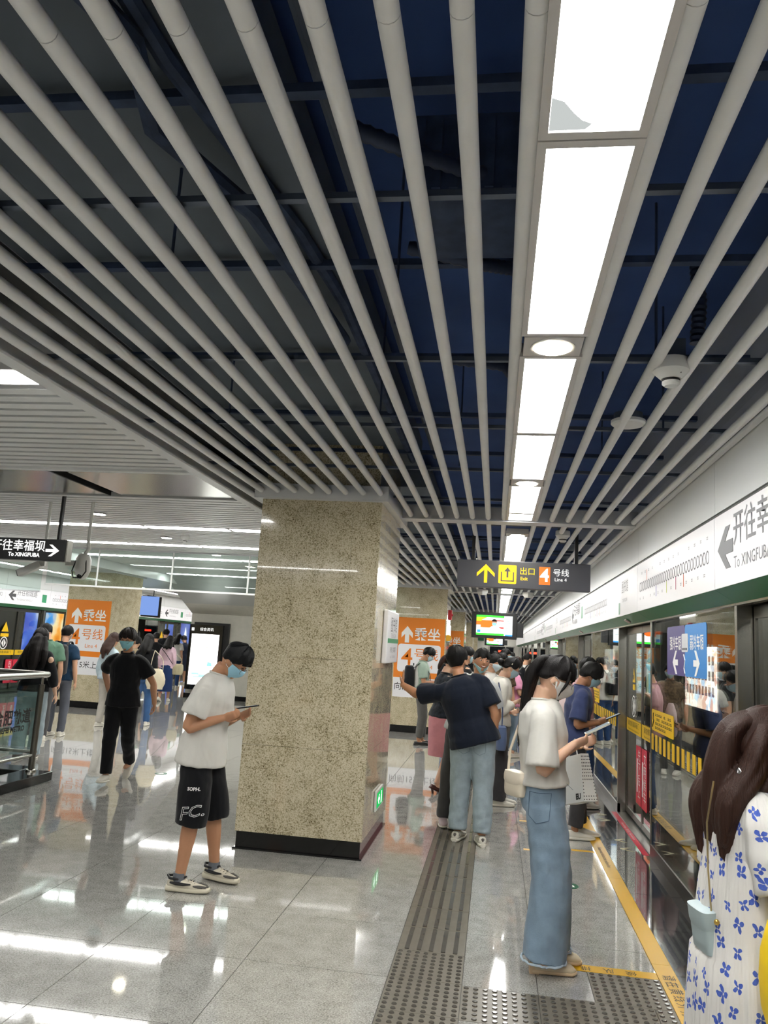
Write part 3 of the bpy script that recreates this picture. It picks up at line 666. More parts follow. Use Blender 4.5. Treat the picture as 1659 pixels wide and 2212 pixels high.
P3=poster_mat('poster_sunset',['#1f5fb8','#3f8fd8','#f0d8a8','#f0a040','#d87818'],1.2,1.1,2); P4=poster_mat('poster_blue',['#2a3fae','#3f58d0','#6f8fe8','#e8e8f4'],1.0,.8,7)
lightbox(-14.78,23.35,24.1,.60,2.08,P4,'lit blue poster seen through the opposite doors',1); lightbox(-14.78,24.5,25.6,.60,2.08,P3,'lit sunset poster beside the orange banner pillar',1)
lightbox(-14.78,34.2,35.1,.60,2.12,P4,'narrow lit blue poster through far opposite doors',1); lb=lightbox(-14.78,35.7,38.2,.60,2.12,P4,'lit dark blue poster with white rocket shape',1)
flat([[(-.16,0),(.16,0),(.19,.6),(.1,1.0),(0,1.25),(-.1,1.0),(-.19,.6)]],(-14.764,36.6,.72),(0,1,0),(0,0,1),emat('rocket_white','#f4f4f8',1.5),'rocket_print',lb)
# light line above the opposite platform
for k in range(0,9): panel_light(12+2.635*k,14.5+2.635*k,'long light panel above the opposite platform','opposite platform light panels',X=-10.37,z=2.915)
# ------------------------------------------------------------------ END wall
we=MB().box(-12,1.5,52,52.3,-.1,3.75).build('wall_end',mat('end_wall','#c3c1b8',.35)); struct(we,'pale panelled wall closing the end of the platform')
for x in (-2.2,-.6,.6): MB().box(x-.01,x+.01,51.985,52,2.05,3.1).build('panel_joint',M_GREYTX,we)
MB().box(-.35,1.15,51.96,52,.0,2.0).build('dark_window',mat('dark_pane','#0d1118',.08),we); MB().box(.62,.68,51.94,51.97,0,2.0).build('mullion',M_STEEL,we); MB().box(-.42,-.35,51.94,52,0,1.999).box(-.42,1.2,51.94,52,2.0,2.07).build('window_frame',M_STEEL,we)
t=thing('led_sign','small glowing red LED sign at the far end of the platform','LED sign',loc=(.42,51.8,1.72)); MB().box(-.28,.28,0,.1,-.10,.10).build('case',M_BLACK,t); MB().box(-.22,.22,-.012,0,-.06,.06).build('display',emat('led_red','#ff2a1a',5),t)
t=thing('exit_sign','small dark green wall sign beside the far screen','wall sign',loc=(-1.25,51.9,2.42)); MB().box(-.5,.5,0,.06,-.10,.10).build('plate',mat('sign_dkgreen','#0f5a35',.4),t)
struct(MB().box(-12.2,1.75,-8.2,-8,-.1,3.75).build('wall_back',M_WALLP),'pale wall far behind the viewer')
# ------------------------------------------------------------------ hanging signs
M_SIGND=mat('sign_charcoal','#55565f',.38); M_SIGNK=mat('sign_black','#1d1e21',.35)
SY=mat('sign_yellow_lit','#f2c400',.4,emit=.55,ecol='#f2c400'); SW=mat('sign_white_lit','#f4f4f2',.4,emit=.55,ecol='#f4f4f2'); SO=mat('sign_orange_lit','#f0701a',.4,emit=.45,ecol='#f0701a')
t=thing('direction_sign','charcoal hanging sign with yellow exit arrow and orange line 4 mark','hanging sign',loc=(.265,8.5,2.50))
MB().box(-.70,.70,0,.12,-.148,.142).build('case',M_SIGND,t,bevel=.006)
for x in (-.535,.555): MB().box(x-.018,x+.018,.04,.08,.14,.62).build('hanger',M_BLACK,t)
for x in (-.5,.52): MB().sphere((x,.02,.152),.009,8,6).build('fixing_bolt',M_WHITE,t,True)
X=(1,0,0); Z=(0,0,1); yf=-.0022
flat(arrow(.19,.20,.034,.48),(-.395,-.0005,.0),X,Z,SY,'arrow',t)
flat(rrect(-.095,.095,-.10,.10,.012,3),(-.165,-.0005,.0),X,Z,SY,'exit_pictogram',t)
flat([rect(-.07,-.058,-.075,.025),rect(.058,.07,-.075,.025),rect(-.07,.07,-.077,-.065)]+[rect(-.009,.009,-.035,.035),[(-.035,.03),(0,.075),(.035,.03),(.022,.03),(0,.055),(-.022,.03)][:3]],(-.165,-.0028,.0),X,Z,M_SIGND,'exit_pictogram_detail',t,th=.001)
text('出口',.085,SY,(.045,yf,.035),X,Z,t); text('Exit',.05,SY,(.010,yf,-.040),X,Z,t,bold=.001)
flat(rect(-.058,.058,-.095,.095),(.225,-.0005,.0),X,Z,SO,'line_badge',t); text('4',.19,SW,(.225,-.004,.0),X,Z,t,bold=.004)
text('号线',.085,SW,(.395,yf,.035),X,Z,t); text('Line 4',.052,SW,(.392,yf,-.035),X,Z,t)
t=thing('direction_sign','black hanging sign with white arrow and XINGFUBA direction','hanging sign',loc=(-4.55,7.7,2.46))
MB().box(-1.1,.03,0,.10,-.115,.115).build('case',M_SIGNK,t,bevel=.005); MB().box(.03,.045,.01,.11,-.112,.112).build('end_cap',M_STEELD,t)
MB().box(-.10,-.075,.03,.07,.115,.62).build('hanger',M_BLACK,t); MB().box(-.9,-.875,.03,.07,.115,.62).build('hanger',M_BLACK,t)
flat(rot2(arrow(.125,.155,.03),-PI/2),(-.115,-.0005,-.005),X,Z,SW,'arrow',t)
text('开往幸福坝',.125,SW,(-.51,yf,.028),X,Z,t,bold=.0015); text('To XINGFUBA',.057,SW,(-.435,yf,-.062),X,Z,t,bold=.0022)
# ------------------------------------------------------------------ cameras behind the black sign
M_CAMW=mat('camera_white','#e2e2de',.3)
t=thing('dome_camera','white dome security camera on a pole beside the black sign','security camera',loc=(-4.55,8.15,2.28))
MB().tube([(.03,.0,.80),(.03,0,.30)],.018,10).build('pole',M_CAMW,t,True); MB().lathe([(.03,.20),(.060,.185),(.082,.14),(.086,.03),(.080,-.01)],(.0,0,.0),24).build('housing',M_CAMW,t,True)
MB().tube([(.03,0,.31),(.05,0,.26),(.02,0,.22),(0,0,.18)],.022,8).build('arm',M_CAMW,t,True)
MB().sphere((0,0,-.012),.074,18,12).build('dome',M_CAMW,t,True); MB().sphere((.0,-.045,-.050),.030,14,10).build('lens',mat('dome_glass','#161618',.08),t,True)
MB().tube([(-.06,-.05,.12),(-.085,-.07,.0),(-.05,-.09,-.075),(.04,-.09,-.075),(.08,-.07,0),(.055,-.05,.13)],.007,6).build('cable',M_BLACK,t,True)
MB().box(-.20,-.08,-.03,.03,.06,.12).build('bracket',M_CAMW,t,bevel=.006)
t=thing('bullet_camera','white bullet security camera pointing left below the black sign','security camera',loc=(-5.17,8.15,2.29))
MB().tube([(.14,0,.76),(.14,0,.10)],.016,10).build('pole',M_CAMW,t,True)
R=Matrix.Rotation(math.radians(-24),4,'Y'); me=MB().box(-.15,.13,-.045,.045,-.042,.042).mesh('body',M_CAMW); me.transform(R); link('body',me,t,bevel=.012)
me=MB().box(-.156,-.146,-.036,.036,-.034,.034).mesh('lens_window',M_BLACK); me.transform(R); link('lens_window',me,t)
MB().box(.10,.17,-.02,.02,.03,.12).build('bracket',M_CAMW,t,bevel=.004)
# ------------------------------------------------------------------ hanging screens
def screen_mat():
    m=bpy.data.materials.new('screen_picture'); m.use_nodes=True; nt=m.node_tree; nt.nodes.clear(); L=nt.links.new
    return m
def tv(x,y,z,w,h,label,full=True):
    t=thing('hanging_screen',label,'screen',loc=(x,y,z)); X=(1,0,0)
    MB().box(-w/2,w/2,0,.12,-h/2,h/2).build('case',M_BLACK,t,bevel=.008); MB().box(w/2+.003,w/2+.14,.06,.16,-h/2+.05,h/2-.20).build('speaker_box',M_SIGNK,t)
    MB().cyl((.04,.08,h/2),(.04,.08,2.97-z),.012,8).build('hanger',M_WHITE,t)
    sw,sh=w*.80,h*.76; E=lambda n,c,s=1.3: emat('scr_'+n,c,s)
    flat(rect(-sw/2,sw/2,-sh/2,sh/2),(0,-.001,0),X,Z,E('white','#e6f0ee',1.1),'picture',t)
    y2=-.0035
    flat([rect(-sw/2,sw*.27,sh*.40,sh*.5),rect(-sw/2,sw*.27,-sh*.5,-sh*.40)],(0,y2,0),X,Z,E('green','#3fd23a'),'picture_band',t)
    flat([rect(-sw*.5,sw*.0,.0,sh*.25),rect(-sw*.38,-sw*.02,-sh*.12,0)],(0,y2,0),X,Z,E('orange','#ff6a2a',1.2),'picture_backdrop',t)
    flat([rect(-sw*.5,-sw*.36,sh*.2,sh*.40),[(-sw*.36,sh*.4),(-sw*.36,sh*.25),(-sw*.2,sh*.4)]],(0,y2-.0005,0),X,Z,E('lime','#a8d832',1.1),'picture_leaves',t)
    flat([rect(sw*.02,sw*.26,sh*.22,sh*.27),rect(sw*.12,sw*.26,-sh*.15,-sh*.07)],(0,y2,0),X,Z,E('red','#e0403a',1.1),'picture_sign',t)
    flat([[(-sw*.20,-sh*.40),(sw*.22,-sh*.40),(sw*.18,-sh*.15),(sw*.06,-sh*.02),(-sw*.04,-sh*.02),(-sw*.16,-sh*.15)]],(0,y2-.001,0),X,Z,E('coat','#f2f8f6',1.3),'picture_coat',t)
    flat([(sw*.07*math.cos(a),sh*.14+sh*.15*math.sin(a)) for a in [2*PI*i/14 for i in range(14)]],(0,y2-.002,0),X,Z,E('skin','#b98a72',.9),'picture_face',t)
    flat([(sw*.075*math.cos(a),sh*.20+sh*.12*math.sin(a)) for a in [PI*i/10 for i in range(11)]],(0,y2-.003,0),X,Z,E('hair','#3a2a26',.6),'picture_hair',t)
    flat(rrect(-sw*.055,sw*.055,sh*.0,sh*.13,sh*.03,3),(0,y2-.0045,0),X,Z,E('mask','#7fd0e8',1.2),'picture_mask',t)
    flat([rect(-sw*.47,-sw*.38,-sh*.38,-sh*.24),rect(sw*.30,sw*.5,-sh*.5,-sh*.43)],(0,y2-.0005,0),X,Z,E('blue','#3f8fe0',1.1),'picture_blue',t)
    b=[rect(sw*.31,sw*.31+sw*(.06+.08*((i*7)%3)/2),sh*(.32-.09*i),sh*(.345-.09*i)) for i in range(7)]
    flat(b,(0,y2,0),X,Z,E('grey','#9fb0b4',.9),'picture_text',t)
tv(-.04,17.4,2.235,.97,.56,'larger hanging screen showing a masked presenter')
tv(-.05,39.0,2.20,.95,.50,'smaller hanging screen farther down the platform')
# screen above the opposite platform
t=thing('hanging_screen','tilted blue information screen by the opposite platform doors','screen',loc=(-10.05,22.2,2.40)); 
MB().box(-.12,.05,-.5,.5,-.32,.30).build('case',M_BLACK,t,bevel=.008); MB().box(-.45,.4,-.52,-.48,-.28,.26).build('picture',emat('scr_info','#7f9fe0',.55),t); MB().cyl((0,0,.3),(0,0,.52),.015,8).build('hanger',M_BLACK,t)
# ------------------------------------------------------------------ orange banners on the pillars
def banner(x0,x1,y,label):
    t=thing('banner',label,'banner',loc=((x0+x1)/2,y-.001,0)); w=(x1-x0)/2
    flat(rect(-w,w,1.06,2.257),(0,0,0),X,Z,M_ORANGE,'orange_sheet',t); flat(rect(-w,w,.68,1.06),(0,0,0),X,Z,M_SIGNW,'white_sheet',t)
    flat(rrect(-w*.86,w*.86,1.176,1.726,.06,5),(0,-.002,0),X,Z,M_SIGNW,'line_card',t)
    flat(arrow(.23,.33,.085,.42),(-w*.52,-.002,1.92),X,Z,M_WTX,'arrow',t)
    text('乘坐',.27,M_WTX,(w*.30,-.003,1.915),X,Z,t,bold=.004)
    text('4',.47,M_ORTX,(-w*.48,-.005,1.455),X,Z,t,bold=.004); text('号线',.25,M_ORTX,(w*.28,-.005,1.515),X,Z,t); text('Line 4',.115,M_ORTX,(w*.28,-.005,1.285),X,Z,t)
    text('向前15米上楼',.16,M_BLKTX,(0,-.003,.88),X,Z,t)
banner(-2.01,-1.01,16.0,'orange and white line 4 banner behind the leaning man')
banner(-9.17,-8.17,16.0,'orange and white line 4 banner on the opposite pillar')
banner(-2.01,-1.01,25.53,'orange line 4 banner on a pillar far down the platform')
# alarm and lit sign on the second pillar
t=thing('fire_alarm','small red fire alarm on the second pillar','alarm',loc=(-.93,16.25,2.36)); MB().box(-.05,.03,-.06,.06,-.10,.10).build('case',mat('alarm_red','#a01420',.35),t,bevel=.01); MB().sphere((.03,-.03,.0),.03,10,8).build('bell',mat('alarm_red'),t,True)
t=thing('lit_wall_sign','white lit sign with yellow roundel under the red alarm','lit sign',loc=(-.95,16.3,1.95)); MB().box(-.03,.03,-.14,.14,-.05,.20).build('case',SW,t,bevel=.01); MB().lathe([(.065,0),(.065,.02)],(0,0,-.0),18).build('roundel',mat('roundel_yellow','#d9a520',.4),t); t.children[1].rotation_euler=(PI/2,0,0); t.children[1].location=(.0,-.16,-.06)
# ------------------------------------------------------------------ station sign and exit light on the near pillar
t=thing('station_sign','white and green station sign panel on the near pillar side','wall sign',loc=(-.988,7.33,1.755)); S=(0,1,0)
MB().box(0,.045,-.38,.40,-.235,.235).build('panel',M_SIGNW,t,bevel=.01)
flat(rect(-.34,.40,-.055,-.015),(.0455,0,0),S,Z,M_GREEN,'green_band',t); 
text('图书馆',.15,M_GREYTX,(.0475,.03,.10),S,Z,t); text('TUSHUGUAN',.06,M_LGREYTX,(.0475,.03,.01),S,Z,t); text('3号线   往幸福坝',.055,M_GREYTX,(.0475,.02,-.12),S,Z,t); text('Line 3   To XINGFUBA',.035,M_LGREYTX,(.0475,.02,-.18),S,Z,t)
t=thing('exit_light','green glowing exit light low on the near pillar','exit light',loc=(-.988,7.24,.345)); 
MB().box(0,.02,-.21,.21,-.085,.085).build('frame',M_WHITE,t,bevel=.004); flat(rect(-.18,.18,-.062,.062),(.0205,0,0),S,Z,emat('exit_green','#1f9a4a',.9),'face',t); 
flat(rot2(arrow(.08,.10,.022),PI/2),(.023,-.08,0),S,Z,emat('exit_white','#d8f4e0',1.1),'arrow',t); flat([rect(.05,.09,-.05,.02),rect(.06,.08,.025,.05)],(.023,0,0),S,Z,emat('exit_white','#d8f4e0',1.1),'running_figure',t)
# ------------------------------------------------------------------ smoke detectors
def smoke(x,y,z,label,r=.075):
    t=thing('smoke_detector',label,'smoke detector',loc=(x,y,z))
    MB().box(-.05,.05,-.05,.05,.05,.13).build('mount_box',M_RAILC,t); MB().lathe([(r*.98,.05),(r,.03),(r,.0),(r*.55,-.035)],(0,0,0),24).build('base',M_WHITE,t,True)
    MB().lathe([(r*.45,-.034),(r*.50,-.038),(r*.50,-.044),(r*.45,-.047)],(0,0,0),20).build('vent_ring',M_BLACK,t,True); MB().lathe([(r*.5,-.046),(r*.5,-.056),(r*.36,-.066)],(0,0,0),20).build('cap',M_WHITE,t,True)
    MB().sphere((.03,-.045,-.018),.004,6,5).build('indicator',M_BLACK,t)
smoke(.70,3.34,2.90,'white round smoke detector hanging between right-hand tubes')
for i,(x,y,l) in enumerate(((.30,8.25,'far smoke detector beyond the first beam'),)): smoke(x+.35,y,2.90,l)
t=thing('ceiling_speaker','flat round white ceiling speaker between right-hand tubes','ceiling speaker',loc=(.66,4.20,2.915)); MB().lathe([(.09,.02),(.09,.005),(.08,-.004)],(0,0,0),24).build('grille',M_WHITE,t,True); MB().lathe([(.075,.02),(.075,.06)],(0,0,0),16).build('can',M_RAILC,t,True)
for (x,y,l) in ((-.30,16.2,'left small white box sensor under the second bay'),(.62,16.4,'right small white box sensor under the second bay')):
    t=thing('ceiling_sensor',l,'sensor',loc=(x,y,2.86)); MB().lathe([(.11,.05),(.11,.0),(.07,-.06)],(0,0,0),4).build('body',M_WHITE,t)
smoke(-4.46,10.70,3.02,'small smoke detector on the hall slat ceiling',.06)
# ------------------------------------------------------------------ glass smoke curtain across the hall
YB=12.95
t=thing('glass_smoke_curtain','frameless glass smoke curtain hanging across the hall','glass curtain')
xs=[-7.9,-6.94,-5.57,-4.20,-2.4]
for a,c in zip(xs[:-1],xs[1:]): MB().box(a+.004,c-.004,YB,YB+.012,2.40,3.05).build('pane',M_GLASSB,t)
MB().box(-7.9,-2.4,YB-.015,YB+.03,2.375,2.405).build('bottom_rail',M_WHITE,t); MB().box(-7.9,-2.4,YB-.03,YB+.04,3.035,3.06).build('top_rail',M_BEAM,t)
for x in xs[1:-1]: MB().cyl((x,YB-.012,2.38),(x,YB-.012,3.06),.016,8).build('rod',M_WHITE,t)
t=thing('glass_smoke_curtain','glass smoke curtain above the opposite platform','glass curtain')
for a,c in ((-11.4,-10.3),(-10.3,-9.25)): MB().box(a,c,15.0,15.012,2.35,2.92).build('pane',M_GLASSB,t)
MB().box(-11.4,-9.25,14.985,15.03,2.33,2.355).build('bottom_rail',M_BEAM,t)
t=thing('glass_smoke_curtain','small glass smoke curtain beside the second platform pillar','glass curtain')
MB().box(-3.3,-2.0,15.4,15.412,2.38,2.98).build('pane',M_GLASSB,t); MB().box(-2.06,-2.03,15.39,15.43,2.36,2.98).build('post',M_BEAM,t)
# ------------------------------------------------------------------ stair soffit with info wall
M_SOF=mat('soffit_grey','#9fa19f',.35); st=MB(); 
P=[(20.5,0),(20.5,2.22),(18.35,3.06),(18.35,3.3),(26,3.3),(26,0)]
st.prism([(-4.2,y,z) for y,z in P],(3.93,0,0)); stw=st.build('wall_stair',mat('stair_wall','#aeaca2',.35,var=.05)); struct(stw,'grey granite stair enclosure with sloping soffit')
MB()._add([(-8.135,20.49,2.225),(-4.19,20.49,2.225),(-4.19,18.33,3.065),(-8.135,18.33,3.065)],[(0,1,2,3)]).build('sloping_soffit',M_SOF,stw); MB().box(-8.14,-4.19,20.47,20.5,0,.12).box(-8.15,-8.12,20.47,26,0,.12).build('skirting',M_SKIRT,stw)
for z in (.75,1.5): MB().box(-7.1,-4.2,20.494,20.499,z,z+.004).build('panel_joint',M_GREYTX,stw)
t=thing('info_kiosk','black framed lit information map board on the grey stair wall','information board',loc=(-7.62,20.30,0))
MB().box(-.46,.46,0,.16,.23,1.93).build('case',M_SKIRT,t,bevel=.01); MB().box(-.38,.60,.10,.17,.26,1.99).build('back_frame',M_BLACK,t)
flat(rect(-.38,.38,.36,1.68),(0,-.001,0),X,Z,emat('kiosk_face','#fffef6',2.2),'lit_face',t)
text('综合资讯',.095,SW,(.02,-.003,1.80),X,Z,t); flat(rect(-.40,-.33,1.76,1.84),(0,-.0005,0),X,Z,SW,'info_mark',t); flat(rect(-.372,-.358,1.78,1.82),(0,-.003,0),X,Z,M_BLACK,'info_mark_letter',t)
b=[rect(-.30,.28,1.24,1.25),rect(-.10,.0,1.31,1.32),rect(-.12,-.11,1.2,1.32),rect(.05,.06,1.08,1.32),rect(.05,.2,1.33,1.345),rect(.18,.34,1.39,1.40)]
flat(b,(0,-.0035,0),X,Z,emat('map_lines','#c9b97a',1.0),'route_map',t); flat([rect(-.30,-.1,.62,.67),rect(-.1,.3,.58,.63),rect(-.25,.1,.55,.58)],(0,-.0035,0),X,Z,emat('map_teal','#8fd0c4',1.2),'area_map',t); flat([[(.1,.85),(.25,.85),(.22,.95),(.12,.96)]],(0,-.0035,0),X,Z,emat('map_blue','#7fc4e8',1.2),'map_lake',t)
b=[]
rr=random.Random(5)
for i in range(14): u=-.34+.62*rr.random(); v=.40+.12*rr.random(); b.append(rect(u,u+.05,v,v+.014))
for i in range(8): u=-.3+.6*rr.random(); b.append(rect(u,u+.04,.72,.735))
flat(b,(0,-.0035,0),X,Z,emat('map_text','#8f8f8f',.8),'small_print',t)
# ------------------------------------------------------------------ stair railing at the left edge
t=thing('glass_railing','stainless steel railing with glass panels on a black kerb','railing')
RX=-4.93; ZR=1.13
MB().tube([(-6.7,8.45,ZR),(-5.03,8.45,ZR),(-4.96,8.42,ZR),(-4.93,8.34,ZR),(RX,4.0,ZR)],.032,12).build('handrail',M_STEEL,t,True)
MB().tube([(RX,8.25,.28),(RX,4.0,.28)],.019,10).build('lower_rail',M_STEEL,t,True); MB().tube([(-6.7,8.45,.28),(-5.0,8.45,.28)],.019,10).build('lower_rail',M_STEEL,t,True)
for (x,y) in ((RX,8.27),(RX,7.35),(RX,6.45),(-5.75,8.45),(-6.6,8.45)):
    p=MB().cyl((x,y,.10),(x,y,1.03),.034,14).build('post',M_STEELD,t,True); MB().cyl((x,y,1.03),(x,y,1.11),.017,10).build('rail_bracket',M_STEEL,p,True); MB().lathe([(.055,.10),(.05,.125),(.034,.135)],(x,y,0),14).build('post_foot',M_STEEL,p,True)
for y0,y1 in ((7.42,8.20),(6.52,7.28),(5.6,6.38)): MB().box(RX-.006,RX+.006,y0,y1,.33,1.03).build('glass_panel',M_GLASSB,t)
for x0,x1 in ((-5.68,-5.0),(-6.53,-5.82)): MB().box(x0,x1,8.444,8.456,.33,1.03).build('glass_panel',M_GLASSB,t)
MB().box(-5.08,-4.76,3.5,8.42,0,.10).box(-6.8,-5.08,8.30,8.60,0,.10).build('kerb',M_SKIRT,t,bevel=.006)
# operator's name on the glass
text('合肥轨道',.16,M_BLKTX,(RX+.0075,7.80,.70),(0,1,0),Z,t,bold=.004); text('HEFEI METRO',.075,M_BLKTX,(RX+.0075,7.80,.585),(0,1,0),Z,t,bold=.003)
# ------------------------------------------------------------------ PEOPLE: one continuous body mesh per person, clothes and hair as children
V=Vector
BAKE=[]   # (object, voxel, smooth iterations, fold amplitude)
def ringloft(b,rings,seg=16):
    """rings: (centre, half-axis a, half-axis b)"""
    vs=[];n=len(rings)
    for c,a,d in rings: vs+=[c+math.cos(2*PI*k/seg)*a+math.sin(2*PI*k/seg)*d for k in range(seg)]
    fs=[(i*seg+k,i*seg+(k+1)%seg,(i+1)*seg+(k+1)%seg,(i+1)*seg+k) for i in range(n-1) for k in range(seg)]
    fs+=[tuple(range(seg-1,-1,-1)),tuple(range((n-1)*seg,n*seg))]
    b._add(vs,fs)
def catmull(P,R,n=4):
    """smooth a polyline with radii"""
    P=[V(p) for p in P]; out=[];rr=[]
    for i in range(len(P)-1):
        p0=P[max(i-1,0)];p1=P[i];p2=P[i+1];p3=P[min(i+2,len(P)-1)]
        r0=R[max(i-1,0)];r1=R[i];r2=R[i+1];r3=R[min(i+2,len(P)-1)]
        for k in range(n):
            t=k/n; f=lambda a,b_,c,d:.5*((2*b_)+(c-a)*t+(2*a-5*b_+4*c-d)*t*t+(3*b_-a-3*c+d)*t*t*t)
            out.append(f(p0,p1,p2,p3)); rr.append(max(.002,f(r0,r1,r2,r3)))
    out.append(P[-1]);rr.append(R[-1]); return out,rr
def limb(b,P,R,seg=12,n=4): 
    p,r=catmull(P,R,n); b.tube(p,r,seg)
def ik(a,c,l1,l2,pole):
    a=V(a);c=V(c);d=c-a;L=min(d.length,(l1+l2)*.999); dn=d.normalized(); x=(l1*l1-l2*l2+L*L)/(2*L); h=math.sqrt(max(0,l1*l1-x*x))
    p=V(pole); p=(p-dn*p.dot(dn)).normalized(); return a+dn*x+p*h, a+dn*L
def rotm(pitch=0,roll=0,yaw=0): return Matrix.Rotation(yaw,3,'Z')@Matrix.Rotation(-pitch,3,'X')@Matrix.Rotation(roll,3,'Y')  # pitch>0 bows forward
def hand(b,W,d,n,side,curl=.5,s=1.0,thumb=.6,fan=.0):
    """palm + five fingers. d along the hand, n palm facing; side=+1 thumb towards d x n, -1 opposite"""
    d=V(d).normalized(); n=V(n); n=(n-d*n.dot(d)).normalized(); u=d.cross(n)*side   # u points to the thumb side
    k=.95*s
    ringloft(b,[(W,u*.024*k,n*.019*k),(W+d*.02*k,u*.030*k,n*.017*k),(W+d*.05*k,u*.040*k,n*.015*k),(W+d*.085*k,u*.040*k,n*.013*k),(W+d*.095*k,u*.036*k,n*.009*k)],12)
    for i,(ou,L,r) in enumerate(((.030,.070,.0085),(.010,.078,.0088),(-.010,.073,.0084),(-.029,.058,.0074))):
        base=W+d*.085*k+u*ou*k; dd=(d+u*(ou*fan*8)).normalized(); P=[base-dd*.01*k,base]; ang=0
        for q,fr in enumerate((.42,.32,.26)):
            ang+=curl*(.55 if q==0 else .8)*(1+.08*i); v=dd*math.cos(ang)+n*math.sin(ang); P.append(P[-1]+v*L*fr*k)
        b.tube(P,[r*k,r*1.02*k,r*.98*k,r*.9*k,r*.62*k],8)
    t0=W+d*.028*k+u*.026*k; t1=t0+(d*.5+u*.75+n*.35*thumb).normalized()*.038*k; t2=t1+(d*.85+u*.35+n*.5*thumb).normalized()*.030*k; t3=t2+(d*.95+u*.05+n*.6*thumb).normalized()*.024*k
    b.tube([t0-u*.012*k,t0,t1,t2,t3],[.012*k,.013*k,.0105*k,.0098*k,.0065*k],8)
def sm(a,b_,x): t=min(1,max(0,(x-a)/(b_-a))); return t*t*(3-2*t)
def head_surf(d,s=1.0):
    """point of the head surface in direction d (head frame, y forward)"""
    x,y,z=d
    lo=sm(.05,.95,-z)
    a,bq,c=.0765,.097,.116
    ax=a*(1-.24*lo*(1 if y>0 else .7)); by=bq*(.97-.03*lo if y>0 else 1.0-.30*lo)
    r=1/math.sqrt((x/ax)**2+(y/by)**2+(z/c)**2)
    p=V((x,y,z))*r
    if y>0: p.y*=1-.05*sm(.0,.3,abs(z))*0
    return p*s
def dirs(seg,ring):
    for i in range(ring+1):
        ph=PI*i/ring
        for k in range(seg): t=2*PI*k/seg; yield (math.sin(ph)*math.sin(t),math.sin(ph)*math.cos(t),math.cos(ph))
def sph_faces(seg,ring): return [(i*seg+k,(i+1)*seg+k,(i+1)*seg+(k+1)%seg,i*seg+(k+1)%seg) for i in range(ring) for k in range(seg)]
SKINS={'a':'#c99c7f','b':'#b98868','c':'#d6ad92','d':'#a87a5c'}
def skin_mat(k):
    n='skin_'+k
    if n in MATS: return MATS[n]
    m=mat(n,SKINS[k],.48,spec=.4); bs=m.node_tree.nodes['Principled BSDF']; bs.inputs['Subsurface Weight'].default_value=.12; bs.inputs['Subsurface Radius'].default_value=(.012,.005,.003); bs.inputs['Subsurface Scale'].default_value=.4; return m
def cloth(name,col='#888888',rough=.85,bump=.25,var=.08,bs=90,vs=9,fold=.55):
    n='cloth_'+name
    if n in MATS: return MATS[n]
    m=mat(n,col,rough,spec=.22,bump=bump,bscale=bs,bdist=.004,var=var,vscale=vs,sheen=.12); nt=m.node_tree; L=nt.links.new; bsdf=nt.nodes['Principled BSDF']
    tc=nt.nodes.new('ShaderNodeTexCoord'); mp=nt.nodes.new('ShaderNodeMapping'); mp.inputs['Scale'].default_value=(7,7,4.5); L(tc.outputs['Object'],mp.inputs[0])
    nz=nt.nodes.new('ShaderNodeTexNoise'); nz.noise_type='RIDGED_MULTIFRACTAL' if hasattr(nz,'noise_type') else nz.noise_type; nz.inputs['Scale'].default_value=1.0; nz.inputs['Detail'].default_value=1.5; nz.inputs['Distortion'].default_value=1.2; L(mp.outputs[0],nz.inputs['Vector'])
    b2=nt.nodes.new('ShaderNodeBump'); b2.inputs['Strength'].default_value=fold; b2.inputs['Distance'].default_value=.022; L(nz.outputs['Fac'],b2.inputs['Height'])
    old=[q for q in nt.nodes if q.type=='BUMP' and q!=b2]
    if old: L(b2.outputs[0],old[0].inputs['Normal'])
    else: L(b2.outputs[0],bsdf.inputs['Normal'])
    return m
def hair_mat(name,c):
    n='hair_'+name
    if n in MATS: return MATS[n]
    m=mat(n,c,.5,spec=.22); nt=m.node_tree; bs=nt.nodes['Principled BSDF']; L=nt.links.new
    tc=nt.nodes.new('ShaderNodeTexCoord'); mp=nt.nodes.new('ShaderNodeMapping'); mp.inputs['Scale'].default_value=(260,260,10); L(tc.outputs['Object'],mp.inputs[0])
    nz=nt.nodes.new('ShaderNodeTexNoise'); nz.inputs['Scale'].default_value=1; nz.inputs['Detail'].default_value=2; L(mp.outputs[0],nz.inputs['Vector'])
    bp=nt.nodes.new('ShaderNodeBump'); bp.inputs['Strength'].default_value=.8; bp.inputs['Distance'].default_value=.004; L(nz.outputs['Fac'],bp.inputs['Height']); L(bp.outputs[0],bs.inputs['Normal'])
    mx=nt.nodes.new('ShaderNodeMix'); mx.data_type='RGBA'; cc=lin(c); mx.inputs['A'].default_value=tuple(x*.5 for x in cc[:3])+(1,); mx.inputs['B'].default_value=tuple(min(1,x*1.35) for x in cc[:3])+(1,); L(nz.outputs['Fac'],mx.inputs['Factor']); L(mx.outputs['Result'],bs.inputs['Base Color'])
    return m
